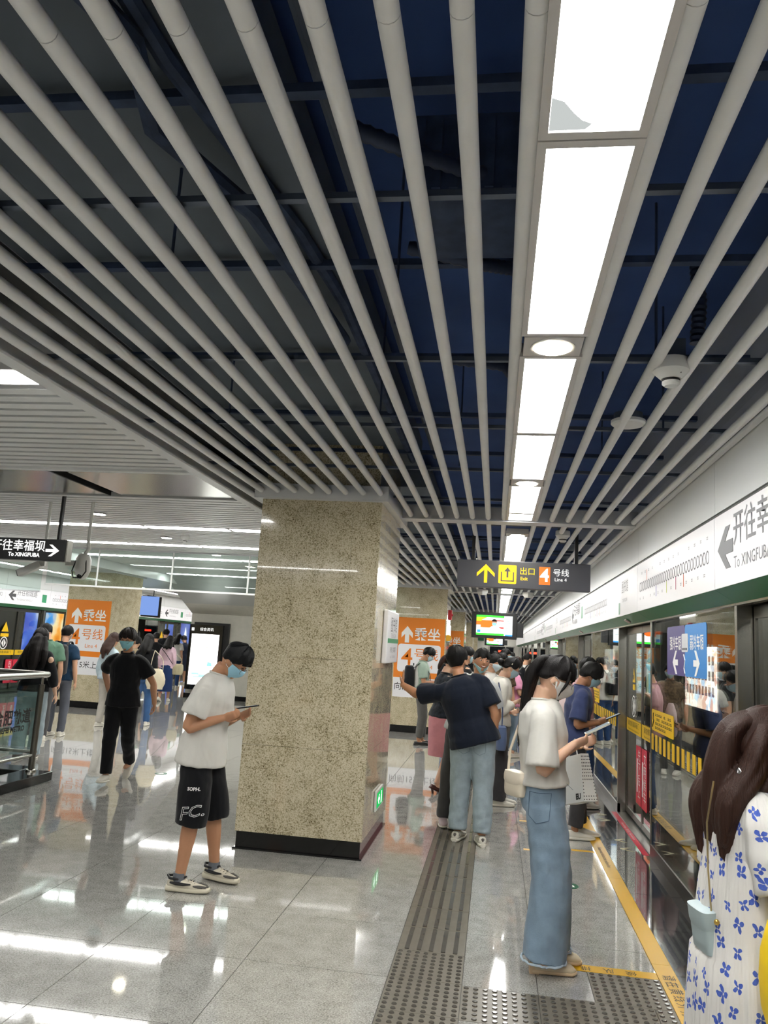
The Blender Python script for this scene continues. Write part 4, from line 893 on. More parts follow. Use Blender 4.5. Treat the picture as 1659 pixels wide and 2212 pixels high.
class Fig:
    """skeleton in a local frame: x right, y forward, z up, origin on the ground"""
    def __init__(s,x,y,yaw,h,label,sex='m',lean=0,tilt=0,head=(0,0,0),feet=None,arms=None,skin='a',near=False,bulk=1.0,group=None,hipshift=(0,0)):
        s.k=k=h/1.70; s.sex=sex; s.near=near; s.skin=skin; s.bulk=bulk; s.h=h
        s.yaw=math.radians(yaw); s.M=Matrix.Translation((x,y,0))@Matrix.Rotation(s.yaw,4,'Z')
        P=V((hipshift[0],hipshift[1],.925*k)); s.P=P; R=rotm(math.radians(lean),math.radians(tilt)); s.R=R
        s.neck=P+R@V((0,0,.522*k)); s.sw=(.178 if sex=='m' else .152)*k*(.5+.5*bulk)
        s.sho={d:s.neck+R@V((d*s.sw,-.005,-.090*k)) for d in(-1,1)}
        hp,hr,hy=[math.radians(q) for q in head]; s.RH=R@Matrix.Rotation(0,3,'Z') if 0 else rotm(math.radians(lean)*.6+hp,hr+math.radians(tilt)*.4,hy); s.hk=k**.5
        s.hc=s.neck+R@V((0,.012,.020*k))+s.RH@V((0,.018,.122*s.hk))
        s.hip={d:P+V((d*.088*k,0,-.03*k)) for d in(-1,1)}
        fe=feet or {-1:(-.10,0,0,-8),1:(.10,0,0,8)}; s.ank={};s.toe={};s.knee={};s.flift={}
        for d in(-1,1):
            fx,fy,lift,to=fe[d][:4]; s.flift[d]=fe[d][4] if len(fe[d])>4 else 0
            A=V((fx,fy,.085*k+lift)); s.toe[d]=math.radians(-to); kn,A=ik(s.hip[d],A,.4075*k,.4075*k,V((.15*d,1,0))); s.knee[d]=kn; s.ank[d]=A
        s.elb={};s.wri={};s.hd={};s.hn={};s.curl={}
        ar=arms or {}
        for d in(-1,1):
            a=ar.get(d,{}); S=s.sho[d]
            w=a.get('w'); 
            W=S+R@V((d*.06*k,.02,-.52*k)) if w is None else V(w)
            pole=a.get('pole',(d*.35,-1,-.2)); e,W=ik(S,W,.285*k,.25*k,V(pole)); s.elb[d]=e;s.wri[d]=W
            s.hd[d]=V(a.get('d',(W-e).normalized())); s.hn[d]=V(a.get('n',(-d,0.2,0))); s.curl[d]=a.get('curl',.45)
        s.label=label; s.group=group; s.make_body()
    # ---- skin
    def torso_rings(s,g=0.0,z0=-.06,sexk=None):
        k=s.k; R=s.R; P=s.P; bk=s.bulk; f=s.sex=='f'
        prof=[(-.075,.120,.085),(-.03,.163 if not f else .165,.112),(.04,.160,.110),(.14,.142 if not f else .125,.100 if not f else .088),(.24,.150 if not f else .132,.106 if not f else .095),(.34,.165 if not f else .145,.112 if not f else .105),(.41,.160 if not f else .138,.102 if not f else .092),(.455,.138 if not f else .120,.086),(.485,.100 if not f else .09,.074),(.512,.068,.062)]
        return [(P+R@V((0,0,t*k)),R@V(((rx*bk+g)*k,0,0)),R@V((0,(ry*bk+g)*k,0))) for t,rx,ry in prof]
    def make_body(s):
        b=MB(); k=s.k; m=s.near
        ringloft(b,s.torso_rings(-.012),18)
        limb(b,[s.P+s.R@V((0,-.01,.44*k)),s.neck+s.R@V((0,0,.01)),s.hc+s.RH@V((0,-.028,-.07*s.hk))],[.075*k,.056*k,.054*s.hk],14)
        f=.90 if s.sex=='f' else 1.0; bk=s.bulk
        for d in(-1,1):
            S=s.sho[d];E=s.elb[d];W=s.wri[d]; q=k*f*(.6+.4*bk)
            limb(b,[S+s.R@V((-d*.06*k,0,.025)),S,S.lerp(E,.5),E,E.lerp(W,.3),W],[.055*q,.055*q,.047*q,.038*q,.040*q,.025*q],12)
            hand(b,W-s.hd[d]*.012,s.hd[d],s.hn[d],-d if s.hn[d].dot(V((0,0,0)))==0 and False else s.thumb_side(d),s.curl[d],s.hk*(.93 if s.sex=='f' else 1.0))
            H=s.hip[d];K=s.knee[d];A=s.ank[d]; q=k*(.6+.4*bk)
            limb(b,[H+V((0,0,.03*k)),H.lerp(K,.35),H.lerp(K,.8),K,K.lerp(A,.3),K.lerp(A,.75),A],[.072*q,.074*q,.060*q,.053*q,.055*q,.040*q,.036*q],14)
            t=s.toe[d]; fd=V((math.sin(t),math.cos(t),0)); limb(b,[A-V((0,0,.03*k))-fd*.02,A-V((0,0,.045*k))+fd*.06*k,A+V((0,0,-.06*k))+fd*.12*k],[.032*k,.03*k,.02*k],10)
        # head
        hk=s.hk; o=len(b.v); seg,ring=32,22
        T=lambda p:s.hc+s.RH@V(p)
        b._add([T(head_surf(d,hk)) for d in dirs(seg,ring)],sph_faces(seg,ring))
        # nose, brow, lips, chin, ears
        ny=.093*hk
        ringloft(b,[(T((0,ny-.006,.022*hk)),s.RH@V((.007*hk,0,0)),s.RH@V((0,.008*hk,0))),(T((0,ny+.004*hk,.0)),s.RH@V((.009*hk,0,0)),s.RH@V((0,.011*hk,0))),(T((0,ny+.009*hk,-.020*hk)),s.RH@V((.013*hk,0,0)),s.RH@V((0,.013*hk,0))),(T((0,ny-.002,-.032*hk)),s.RH@V((.013*hk,0,0)),s.RH@V((0,.006*hk,0)))],10)
        b.sphere(T((0,.064*hk,-.080*hk)),.020*hk,10,8); 
        for d in(-1,1):
            e=MB(); e.sphere((0,0,0),1,12,8,(.010*hk,.020*hk,.031*hk)); RR=Matrix.Rotation(math.radians(-12)*1,3,'X')
            b._add([T(V((d*.076*hk,-.012*hk,-.008*hk))+Matrix.Rotation(d*math.radians(20),3,'Z')@(RR@V(v))) for v in e.v],e.f)
        me=b.mesh('person',skin_mat(s.skin),True)
        o=bpy.data.objects.new('person',me); COL.objects.link(o); o.matrix_world=s.M; tag(o,s.label,'person',s.group); s.body=o
        BAKE.append((o,.0064 if s.near else (.014 if s.near is None else .016),4 if s.near else 2,0))
        s.face()
    def thumb_side(s,d):
        dd=s.hd[d].normalized(); n=s.hn[d]; n=(n-dd*n.dot(dd)).normalized(); u=dd.cross(n)
        # right hand (d=+1): with palm normal n and fingers dd, thumb points to n x dd for right hand -> -u ; left hand -> +u
        return 1 if d==-1 else -1
    def T(s,p): return s.hc+s.RH@(V(p)*s.hk)
    def child(s,name,b,m,smooth=True,parent=None):
        o=b.build(name,m,None,smooth); o.parent=parent or s.body; return o
    def face(s):
        for d in(-1,1):
            b=MB(); e=MB(); e.sphere((0,0,0),1,12,8,(.0135,.004,.0062)); b._add([s.T((d*.031+v[0],.0845+v[1]-abs(.0)*0,.004+v[2])) for v in e.v],e.f); eye=s.child('eye',b,mat('eye_white','#cfc6bd',.2))
            b=MB(); e=MB(); e.sphere((0,0,0),.0056,10,8,(1,.5,1)); b._add([s.T((d*.031+v[0],.088+v[1],.004+v[2])) for v in e.v],e.f); s.child('iris',b,mat('eye_dark','#1c1310',.12),True,eye)
            b=MB(); b.tube([s.T((d*.014,.0905,.019)),s.T((d*.030,.0895,.025)),s.T((d*.048,.080,.021))],[.0022*s.hk,.0032*s.hk,.0016*s.hk],6); s.child('eyebrow',b,mat('brow','#1d1613',.6))
    def mouth(s,smile=False):
        b=MB()
        if smile:
            b.tube([s.T((-.026,.077,-.045)),s.T((-.014,.088,-.055)),s.T((0,.0915,-.058)),s.T((.014,.088,-.055)),s.T((.026,.077,-.045))],[.002,.0050,.0058,.0050,.002],8); s.child('mouth',b,mat('lips','#9a5a4e',.4))
            b=MB(); b.tube([s.T((-.018,.0865,-.049)),s.T((0,.0945,-.0535)),s.T((.018,.0865,-.049))],[.002,.0034,.002],6); s.child('teeth',b,mat('teeth','#e6e0d6',.3))
        else: b.tube([s.T((-.022,.083,-.053)),s.T((0,.092,-.055)),s.T((.022,.083,-.053))],[.002,.0045,.002],8); s.child('mouth',b,mat('lips','#9a5a4e',.4))
    # ---- head wear
    def mask(s,col='#9ccbe0',chin=False,bulge=.0,kind='flat'):
        b=MB(); nu,nv=20,12; vs=[]
        z0,z1=(.10,-.92) if not chin else (-.70,-.985)
        for j in range(nv+1):
            v=j/nv
            for i in range(nu+1):
                u=-1+2*i/nu; az=math.radians(74 if not chin else 85)*u
                zt=z0*(1-.55*abs(u)**1.6)-.02*abs(u); zb=z1*(1-.38*abs(u)**2.2); z=zt+(zb-zt)*v
                y=math.cos(az);x=math.sin(az);q=math.sqrt(max(.02,1-z*z)); p=head_surf((x*q,y*q,z))
                out=.007+.018*math.exp(-(u/.35)**2)*math.exp(-((v-.30)/.40)**2)*(0 if chin else 1)+bulge*math.exp(-(u/.5)**2)*math.exp(-((v-.45)/.4)**2)
                n=p.normalized(); vs.append(s.T(p+n*out))
        n1=nu+1; fs=[(j*n1+i,(j+1)*n1+i,(j+1)*n1+i+1,j*n1+i+1) for j in range(nv) for i in range(nu)]
        b._add(vs,fs); o=s.child('face_mask',b,mat('mask'+col,col,.75,bump=.15,bscale=200)); sd=o.modifiers.new('solid','SOLIDIFY'); sd.thickness=.003; sd.offset=1
        b=MB()
        for d in(-1,1):
            i=nu if d>0 else 0
            for v,ez in((1,.024),(nv-2,-.03)):
                a=vs[v*n1+i]; b.tube([a,a.lerp(s.T((d*.082,-.022,ez)),.6)+s.RH@V((d*.004,0,0)),s.T((d*.083,-.030,ez*.6))],.0013,5)
        s.child('ear_loop',b,mat('loop_white','#e8e8e8',.6),True,o)
    def glasses(s,col='#5a4a44'):
        b=MB()
        for d in(-1,1):
            c=V((d*.032,.104,.001)); b.tube([s.T(c+V((.024*math.cos(t),-.006*abs(math.cos(t)),.019*math.sin(t)))) for t in [2*PI*i/16 for i in range(17)]],.0013,5)
            b.tube([s.T((d*.056,.098,.006)),s.T((d*.079,.05,.010)),s.T((d*.082,-.01,.010))],.0013,5)
        b.tube([s.T((-.009,.106,.004)),s.T((0,.109,.007)),s.T((.009,.106,.004))],.0013,5); s.child('glasses',b,mat('glasses_rim'+col,col,.3,metal=.5))
    def hair(s,style='short',col='#14110f',th=.020,bang=.30,extra=None,hl=.62,nape=-.45,name='hair',side=None):
        hm=hair_mat(col,col); b=MB(); seg,ring=40,28; vs=[]; rr=random.Random(len(BAKE))
        ph=[rr.random()*6 for _ in range(6)]
        for d in dirs(seg,ring):
            x,y,z=d; az=math.atan2(x,y); aa=abs(az)
            # hair line: low over the nape, above the ear, higher on the forehead
            front=hl if style in('short','crew') else hl-.05
            if bang<.5: front=bang
            jag=.05*math.sin(az*9+ph[0])+.04*math.sin(az*17+ph[1])
            sh=style in('short','crew')
            lf=1-sm(.55,1.05,aa); lb=sm(1.75,2.35,aa); line=lf*(front+jag)+lb*nape+(1-lf-lb)*((-.02+.25*sm(1.35,1.0,aa)) if sh else (-.25 if side is None else side))
            kf=sm(line-.05,line+.09,z)
            tk=th*(1+.16*math.sin(7*az+5*z+ph[2])+.10*math.sin(23*az+ph[3])+.08*math.sin(41*az+9*z))+(.012*sm(.2,.9,z) if style!='crew' else .004*sm(.5,.9,z))
            if sh and aa>.9: tk*=.22+.78*sm(-.15,.55,z)
            t=-.018+(tk+.018)*kf
            p=head_surf(d); vs.append(s.T(p+p.normalized()*t))
        b._add(vs,sph_faces(seg,ring)); o=s.child(name,b,hm)
        s.hairobj=o; return o
    def locks(s,paths,col,name='hair_lock',seg=10):
        """each path: list of (point in local frame, radius, flatness)"""
        hm=hair_mat(col,col); b=MB()
        for P,R in paths: limb(b,P,R,seg,4)
        o=s.child(name,b,hm,True); BAKE.append((o,.008 if s.near else .014,2,.004)); return o
    def strands(s,paths,col,name,n=9,spread=.6,seed=3,vox=None):
        """bundles of thin tapering locks round each path ((points, radii))"""
        hm=hair_mat(col,col); b=MB(); rr=random.Random(seed)
        for P,R in paths:
            p,r=catmull([V(q) for q in P],R,4); m_=len(p)
            for i in range(n):
                a=2*PI*i/n+rr.random(); q=math.sqrt(rr.random())*spread if i else 0; cut=int(m_*(.80+.20*rr.random())) if i else m_; ph=rr.random()*6; pts=[];rs=[]
                for j in range(max(4,cut)):
                    j=min(j,m_-1); d=(p[min(j+1,m_-1)]-p[max(j-1,0)]).normalized(); u=d.orthogonal().normalized() if abs(d.x)>.9 else (V((1,0,0))-d*d.x).normalized(); v=d.cross(u); w_=a+.25*math.sin(j*.5+ph)
                    pts.append(p[j]+(u*math.cos(w_)+v*math.sin(w_)*.7)*r[j]*q*1.25); t=j/max(1,cut-1); rs.append(max(.003,r[j]*.52*(1-.75*max(0,t-.55)/.45)))
                b.tube(pts,rs,8)
        o=s.child(name,b,hm,True); BAKE.append((o,vox or (.006 if s.near else .012),1,0)); return o
    # ---- clothes
    def top(s,name,m,sleeve=.55,hem=-.06,loose=.022,hemw=.02,neckr=.0,long=False,cuff=.012,crop=None,shoulder=.012):
        b=MB(); k=s.k; R=s.R; rings=s.torso_rings(loose); out=[]
        low=hem
        base=rings[3:]      # from waist up
        c0=s.P+R@V((0,0,low*k)); hipx=(.163*s.bulk+loose+hemw)*k; hipy=(.113*s.bulk+loose+hemw)*k
        out=[(c0,R@V((hipx*.98,0,0)),R@V((0,hipy*.98,0))),(c0+R@V((0,0,.012*k)),R@V((hipx,0,0)),R@V((0,hipy,0)))]
        if low<.02: out.append((s.P+R@V((0,0,.07*k)),R@V(((.152*s.bulk+loose+hemw*.6)*k,0,0)),R@V((0,(.106*s.bulk+loose+hemw*.6)*k,0))))
        out+=[r for r in base[:-1]]; c,a,d=base[-1]; out.append((c+R@V((0,0,.002)),a*.93,d*.95)); out.append((s.neck+R@V((0,.0,.012*k)),R@V(((.070+neckr)*k,0,0)),R@V((0,(.062+neckr)*k,0))))
        ringloft(b,out,22)
        for dd in(-1,1):
            S=s.sho[dd];E=s.elb[dd];W=s.wri[dd]; f=(.92 if s.sex=='f' else 1.0)*(.6+.4*s.bulk); g=loose*.9+shoulder
            st=[S+R@V((-dd*.085*k,0,.035*k)),S+R@V((-dd*.01*k,0,.0*k))]; rs=[(.050*f)*k+g*.2,(.053*f)*k+g*.45]
            if sleeve<=1: st+=[S.lerp(E,sleeve*.5),S.lerp(E,sleeve*.96),S.lerp(E,sleeve)]; rs+=[(.050*f)*k+g*.8,(.047*f)*k+g*1.1,(.046*f)*k+g*1.1]
            else: q=sleeve-1; st+=[S.lerp(E,.5),E,E.lerp(W,q*.6),E.lerp(W,q)]; rs+=[(.048*f)*k+g*.6,(.041*f)*k+g*.7,(.038*f)*k+g*.6,(.028*f)*k+g*.5]
            limb(b,st,rs,14)
        o=s.child(name,b,m); BAKE.append((o,.009 if s.near else (.017 if s.near is None else .018),8 if s.near else 4,.0045 if s.near else .004))
        b=MB(); c=s.neck+R@V((0,.0,.010*k)); b.tube([c+R@V(((.070+neckr)*k*math.cos(t),(.062+neckr)*k*math.sin(t),.004*k-.012*k*max(0,math.sin(t)))) for t in [2*PI*i/20 for i in range(21)]],.007*k,8); s.child('neckband',b,m,True,o); return o
    def trousers(s,name,m,R=(.098,.085,.072,.066,.060),to=1.0,waist=.09,flare=None,hipg=.012):
        """R: radii hip, thigh, knee, calf, hem; to: 1 = down to the ankle, .45 = shorts"""
        b=MB(); k=s.k; rr=s.torso_rings(hipg); P=s.P; RR=s.R
        ringloft(b,[(P+RR@V((0,0,waist*k)),RR@V(((.148*s.bulk+hipg)*k,0,0)),RR@V((0,(.105*s.bulk+hipg)*k,0))),(P+RR@V((0,0,.04*k)),RR@V(((.160*s.bulk+hipg)*k,0,0)),RR@V((0,(.113*s.bulk+hipg)*k,0))),
            (P+V((0,-.004,-.03*k)),V(((.166*s.bulk+hipg)*k,0,0)),V((0,(.120*s.bulk+hipg)*k,0))),(P+V((0,-.002,-.09*k)),V(((.160*s.bulk+hipg)*k,0,0)),V((0,(.108*s.bulk+hipg)*k,0))),(P+V((0,0,-.12*k)),V((.10*k,0,0)),V((0,.07*k,0)))],20)
        for d in(-1,1):
            H=s.hip[d]+V((0,0,-.01*k));K=s.knee[d];A=s.ank[d]+V((0,0,-.02*k)); q=k*(.55+.45*s.bulk)
            L1=(K-H).length;L=L1+(A-K).length; e=to*L
            def at(t): return H.lerp(K,t/L1) if t<=L1 else K.lerp(A,(t-L1)/(L-L1))
            ts=[0,.22*L,.5*L,.75*L,L]; pts=[];rs=[]
            n=9
            for i in range(n+1):
                t=e*i/n; u=t/L; x=[0,.22,.5,.75,1.0]; j=max(0,min(3,next((jj for jj in range(4) if u<=x[jj+1]),3))); w_=(u-x[j])/(x[j+1]-x[j]); pts.append(at(t)); rs.append((R[j]+(R[j+1]-R[j])*w_)*q)
            b.tube(pts,rs,16)
        o=s.child(name,b,m); BAKE.append((o,.010 if s.near else (.018 if s.near is None else .018),3,.005 if s.near else .004)); return o
    def skirt(s,name,m,zs,pleat=0,npl=14,c=None):
        """zs: list of (z, rx, ry) from the waist down; gathered with npl pleats"""
        b=MB(); seg=72 if pleat else 32; vs=[]; n=len(zs)
        for i,(z,rx,ry) in enumerate(zs):
            for q in range(seg):
                t=2*PI*q/seg; g=1+pleat*(i/(n-1))**.6*math.sin(npl*t+.6*math.sin(3*t+i*.4)); 
                cx,cy=(s.P.x,s.P.y) if c is None else c; vs.append(V((cx+rx*math.cos(t)*g,cy+ry*math.sin(t)*g,z)))
        fs=[(i*seg+k_,(i+1)*seg+k_,(i+1)*seg+(k_+1)%seg,i*seg+(k_+1)%seg) for i in range(n-1) for k_ in range(seg)]+[tuple(range(seg)),tuple(range(n*seg-1,(n-1)*seg-1,-1))]
        b._add(vs,fs); return s.child(name,b,m)
    def shoe(s,d,upper,sole,L=.275,heel=0,name='shoe',low=False,chunky=1.0,part=None):
        k=s.k; t=s.toe[d]; A=s.ank[d]; lift=A.z-.085*k; pit=s.flift[d]; 
        Rz=Matrix.Rotation(-t,3,'Z')@Matrix.Rotation(-math.radians(pit),3,'X'); L=L*k
        def Q(p): 
            p=V(p)-V((0,0,.085*k)); return A+Rz@p
        if pit==0: A=V((A.x,A.y,.085*k+max(0,lift)))
        def sect(y,w,z0,z1,n=14):
            c=V((0,y,(z0+z1)/2)); out=[]
            for i in range(n):
                a=2*PI*i/n; ca,sa=math.cos(a),math.sin(a); f=lambda q:math.copysign(abs(q)**.72,q); out.append(Q((w*f(ca),y,(z0+z1)/2+(z1-z0)/2*f(sa))))
            return out
        def body(secs):
            b=MB(); n=14; vs=[]
            for q in secs: vs+=sect(*q)
            m_=len(secs); fs=[(i*n+j,i*n+(j+1)%n,(i+1)*n+(j+1)%n,(i+1)*n+j) for i in range(m_-1) for j in range(n)]+[tuple(range(n-1,-1,-1)),tuple(range((m_-1)*n,m_*n))]
            b._add(vs,fs); return b
        y0=-.27*L; W=.043*k*(.88 if s.sex=='f' else 1)*(.9+.1*chunky); sh=.026*k*chunky
        top=.085*k if not low else .058*k
        up=body([(y0+.004,W*.45,sh*.5,sh+.030*k),(y0+.02*k,W*.78,sh*.4,top),(y0+.07*k,W*.84,sh*.4,top*1.02),(y0+.12*k,W*.92,sh*.4,.078*k if not low else .055*k),(y0+.17*k,W*1.0,sh*.4,.062*k),(y0+.215*k,W*.95,sh*.4,.052*k),(y0+L*.94,W*.72,sh*.4,.042*k),(y0+L*.99,W*.32,sh*.5,.030*k)])
        o=s.child(name,up,upper)
        so=body([(y0-.006,W*.5,heel*0,sh),(y0+.02*k,W*.92,0,sh*1.15),(y0+.09*k,W*.92,.0,sh*1.1),(y0+.17*k,W*1.10,0,sh),(y0+.22*k,W*1.04,.0,sh*.95),(y0+L*.96,W*.76,.004,sh*.95),(y0+L*1.01,W*.36,.010,sh*.9)]); s.child('sole',so,sole,True,o)
        return o
    def shoes(s,upper,sole,**kw): return [s.shoe(d,upper,sole,**kw) for d in(-1,1)]
    def W(s,p): return s.M@V(p)
def bake_people():
    dg=None; mods=[]
    for o,vx,it,amp in BAKE:
        r=o.modifiers.new('remesh','REMESH'); r.mode='VOXEL'; r.voxel_size=vx; r.use_smooth_shade=True
        q=o.modifiers.new('smooth','SMOOTH'); q.factor=.5; q.iterations=it
    bpy.context.view_layer.update(); dg=bpy.context.evaluated_depsgraph_get()
    for o,vx,it,amp in BAKE:
        me=bpy.data.meshes.new_from_object(o.evaluated_get(dg)); old=o.data; mm=list(old.materials)
        o.modifiers.clear(); o.data=me; me.name=old.name
        if not me.materials:
            for m_ in mm: me.materials.append(m_)
        n=len(me.vertices)
        if amp and n:
            co=np.empty(n*3,np.float32); me.vertices.foreach_get('co',co); co=co.reshape(-1,3); no=np.empty(n*3,np.float32); me.vertices.foreach_get('normal',no); no=no.reshape(-1,3)
            sd=(hash(o.name)%97)*.37; x,y,z=co.T
            w_=np.sin(21*z+9*x+5*np.sin(13*y+sd)+sd)+.8*np.sin(34*z-17*x+11*y+4*np.sin(9*z+sd))+.6*np.sin(47*x+29*y+15*z+sd*2)
            w_=np.sign(w_)*np.abs(w_)**1.3
            co+=no*(amp*.45*w_)[:,None]; me.vertices.foreach_set('co',co.ravel())
        me.polygons.foreach_set('use_smooth',[True]*len(me.polygons)); me.update()
# ------------------------------------------------------------------ carried things
def at_fig(f,p,rot=None):
    M=f.M@Matrix.Translation(p)
    return M@rot.to_4x4() if rot is not None else M
def phone(f,p,rot,label,col='#1a1a1c',case=None,size=(.072,.150,.009)):
    t=thing('phone',label,'phone'); t.matrix_world=at_fig(f,p,rot); w,l,h=size
    b=MB(); b.prism([(x,y,h/2) for x,y in rrect(-w/2,w/2,-l/2,l/2,.012,4)],(0,0,h)); b.build('body',mat('phone'+col,col,.25,metal=.3),t)
    flat(rrect(-w/2+.004,w/2-.004,-l/2+.005,l/2-.005,.009,4),(0,0,h/2),(1,0,0),(0,1,0),emat('phone_screen','#b9c4c8',.35),'screen',t,th=.0006)
    return t
def softbox(w,d,h,r=.35,seg=22,taper=(1,1,1,1,1)):
    """rounded bag body: superellipse rings from the bottom up"""
    b=MB(); n=len(taper); rings=[]
    prof=[(0,.80)]+[(.06+.88*i/(n-1),taper[i]) for i in range(n)]+[(1.0,taper[-1]*.72)]
    vs=[]
    for z,s_ in prof:
        for k in range(seg):
            a=2*PI*k/seg; f=lambda q:math.copysign(abs(q)**.55,q); vs.append((w/2*s_*f(math.cos(a)),d/2*s_*f(math.sin(a)),h*z))
    m=len(prof); fs=[(i*seg+k,i*seg+(k+1)%seg,(i+1)*seg+(k+1)%seg,(i+1)*seg+k) for i in range(m-1) for k in range(seg)]+[tuple(range(seg-1,-1,-1)),tuple(range((m-1)*seg,m*seg))]
    b._add(vs,fs); return b
def backpack(f,label,col='#121318',size=(.30,.16,.44),z=1.0,y=-.20,straps=True,swoosh=False,tilt=0):
    """hangs on the back of figure f"""
    t=thing('backpack',label,'backpack'); k=f.k; t.matrix_world=f.M@Matrix.Translation(f.P)@f.R.to_4x4()@Matrix.Translation((0,y,(z-.925)*k))
    m=cloth('pack'+col,col,.7,.3); w,d,h=size
    softbox(w,d,h,taper=(1,1.03,1.02,.97,.86)).build('body',m,t,True)
    p=softbox(w*.8,.05,h*.46,taper=(1,1.02,1.0,.96)); o=p.build('front_pocket',m,t,True); o.location=(0,-d/2-.004,h*.06)
    MB().tube([(-w*.42,-d/2-.006,h*.70),(0,-d/2-.012,h*.80),(w*.42,-d/2-.006,h*.70)],.004,6).build('zip',M_GREYTX,t,True)
    MB().tube([(-.04,d/2-.02,h),(-.03,d/2-.02,h+.04),(.03,d/2-.02,h+.04),(.04,d/2-.02,h)],.008,8).build('grab_loop',m,t,True)
    if straps:
        gx=f.sw*.62; 
        for s_ in(-1,1):
            P=[(s_*gx*.8,d/2,h*.92),(s_*gx,d/2+.07,.99*k*0+h*.92+.075),(s_*gx*1.02,d/2+.17,h*.92+.055),(s_*gx*1.05,d/2+.275,h*.62),(s_*gx*1.12,d/2+.25,h*.35),(s_*gx*1.35,d/2+.10,h*.10)]
            pts,rs=catmull([V(p) for p in P],[.02]*6,5); b=MB(); ringloft(b,[(p,V((.022,0,0)),((pts[min(i+1,len(pts)-1)]-pts[max(i-1,0)]).normalized().cross(V((1,0,0))))*.006) for i,p in enumerate(pts)],10); b.build('shoulder_strap',m,t,True)
    if swoosh:
        P=[(-.05,.0),(-.045,-.018),(-.03,-.022),(.06,.018),(-.022,-.006),(-.04,-.004)]
        flat([[(x,z_) for x,z_ in P]],(-w*.05,-d/2-.032,h*.28),(1,0,0),(0,0,1),M_WTX,'white_tick',t,th=.001)
    return t
def tote(name,label,loc,rotz,w,d,h,col,strap_to=None,strap_col=None,taper=(.9,1,1.02,.98,.9),cat='bag',extra=None):
    t=thing(name,label,cat,loc=loc); t.rotation_euler=(0,0,rotz); m=cloth('bag'+col,col,.7,.3)
    softbox(w,d,h,taper=taper).build('body',m,t,True)
    if strap_to:
        for s_ in(-1,1):
            P=[(s_*w*.32,0,h*.92),(s_*w*.27,0,h+(strap_to[2]-h)*.5),strap_to]; p,r=catmull([V(q) for q in P],[.007]*3,5); MB().tube(p,r,6).build('strap',cloth('strap'+(strap_col or col),strap_col or col),t,True)
    return t
def put_text(target,body,size,m,o,xd,yd,pd,parent,outline=0,bold=0,name='print'):
    """lettering pressed onto a baked cloth surface along direction pd (all in the target's local frame)"""
    from mathutils.bvhtree import BVHTree
    cu=bpy.data.curves.new('print','FONT'); cu.body=body; cu.size=size; cu.align_x='CENTER'; cu.align_y='CENTER'; cu.resolution_u=2
    if bold: cu.offset=bold
    if outline: cu.fill_mode='NONE'; cu.bevel_depth=outline; cu.bevel_resolution=0
    ob=bpy.data.objects.new('print',cu); COL.objects.link(ob); me=bpy.data.meshes.new_from_object(ob); COL.objects.unlink(ob); bpy.data.objects.remove(ob)
    press(target,me,m,o,xd,yd,pd,parent,name)
def press(target,me,m,o,xd,yd,pd,parent,name):
    from mathutils.bvhtree import BVHTree
    T=target.data; bv=BVHTree.FromPolygons([v.co.copy() for v in T.vertices],[tuple(p.vertices) for p in T.polygons])
    xd=V(xd).normalized();yd=V(yd).normalized();pd=V(pd).normalized();o=V(o)
    for v in me.vertices:
        p=o+xd*v.co.x+yd*v.co.y; hit=bv.ray_cast(p-pd*.6,pd)
        v.co=(hit[0] if hit[0] is not None else p)-pd*(.003+v.co.z)
    me.materials.clear(); me.materials.append(m); return link(name,me,parent)
# ------------------------------------------------------------------ the people
SHW=mat('shoe_white','#d6d2c6',.6); SOW=mat('sole_white','#dedacd',.55); SHB=mat('shoe_black','#17171a',.5); SHG=mat('shoe_grey','#6f6a66',.6)
DENL=cloth('denim_light','#9aa9b1',.8,.35,.16,140,12); DENM=cloth('denim_mid','#8298ab',.8,.35,.15,140,10); DEND=cloth('denim_dark','#27416b',.8,.3,.12,140,10)
WH=cloth('white_cotton','#cfcdc6',.85,.15,.03,60,6); BK=cloth('black_cotton','#0b0c10',.85,.2,.1); NAVY=cloth('navy_cotton','#0f1726',.85,.2,.1,70,7); GREYP=cloth('grey_trouser','#4c4b4c',.85,.3,.1)
def phone_arms(wr,wl,pole=-.5,curl=.75):
    return {1:dict(w=wr,pole=(.35,-.6,pole),d=(-.22,.9,.30),n=(-.75,-.1,.55),curl=curl),-1:dict(w=wl,pole=(-.35,-.6,pole),d=(.22,.9,.30),n=(.75,-.1,.55),curl=curl)}
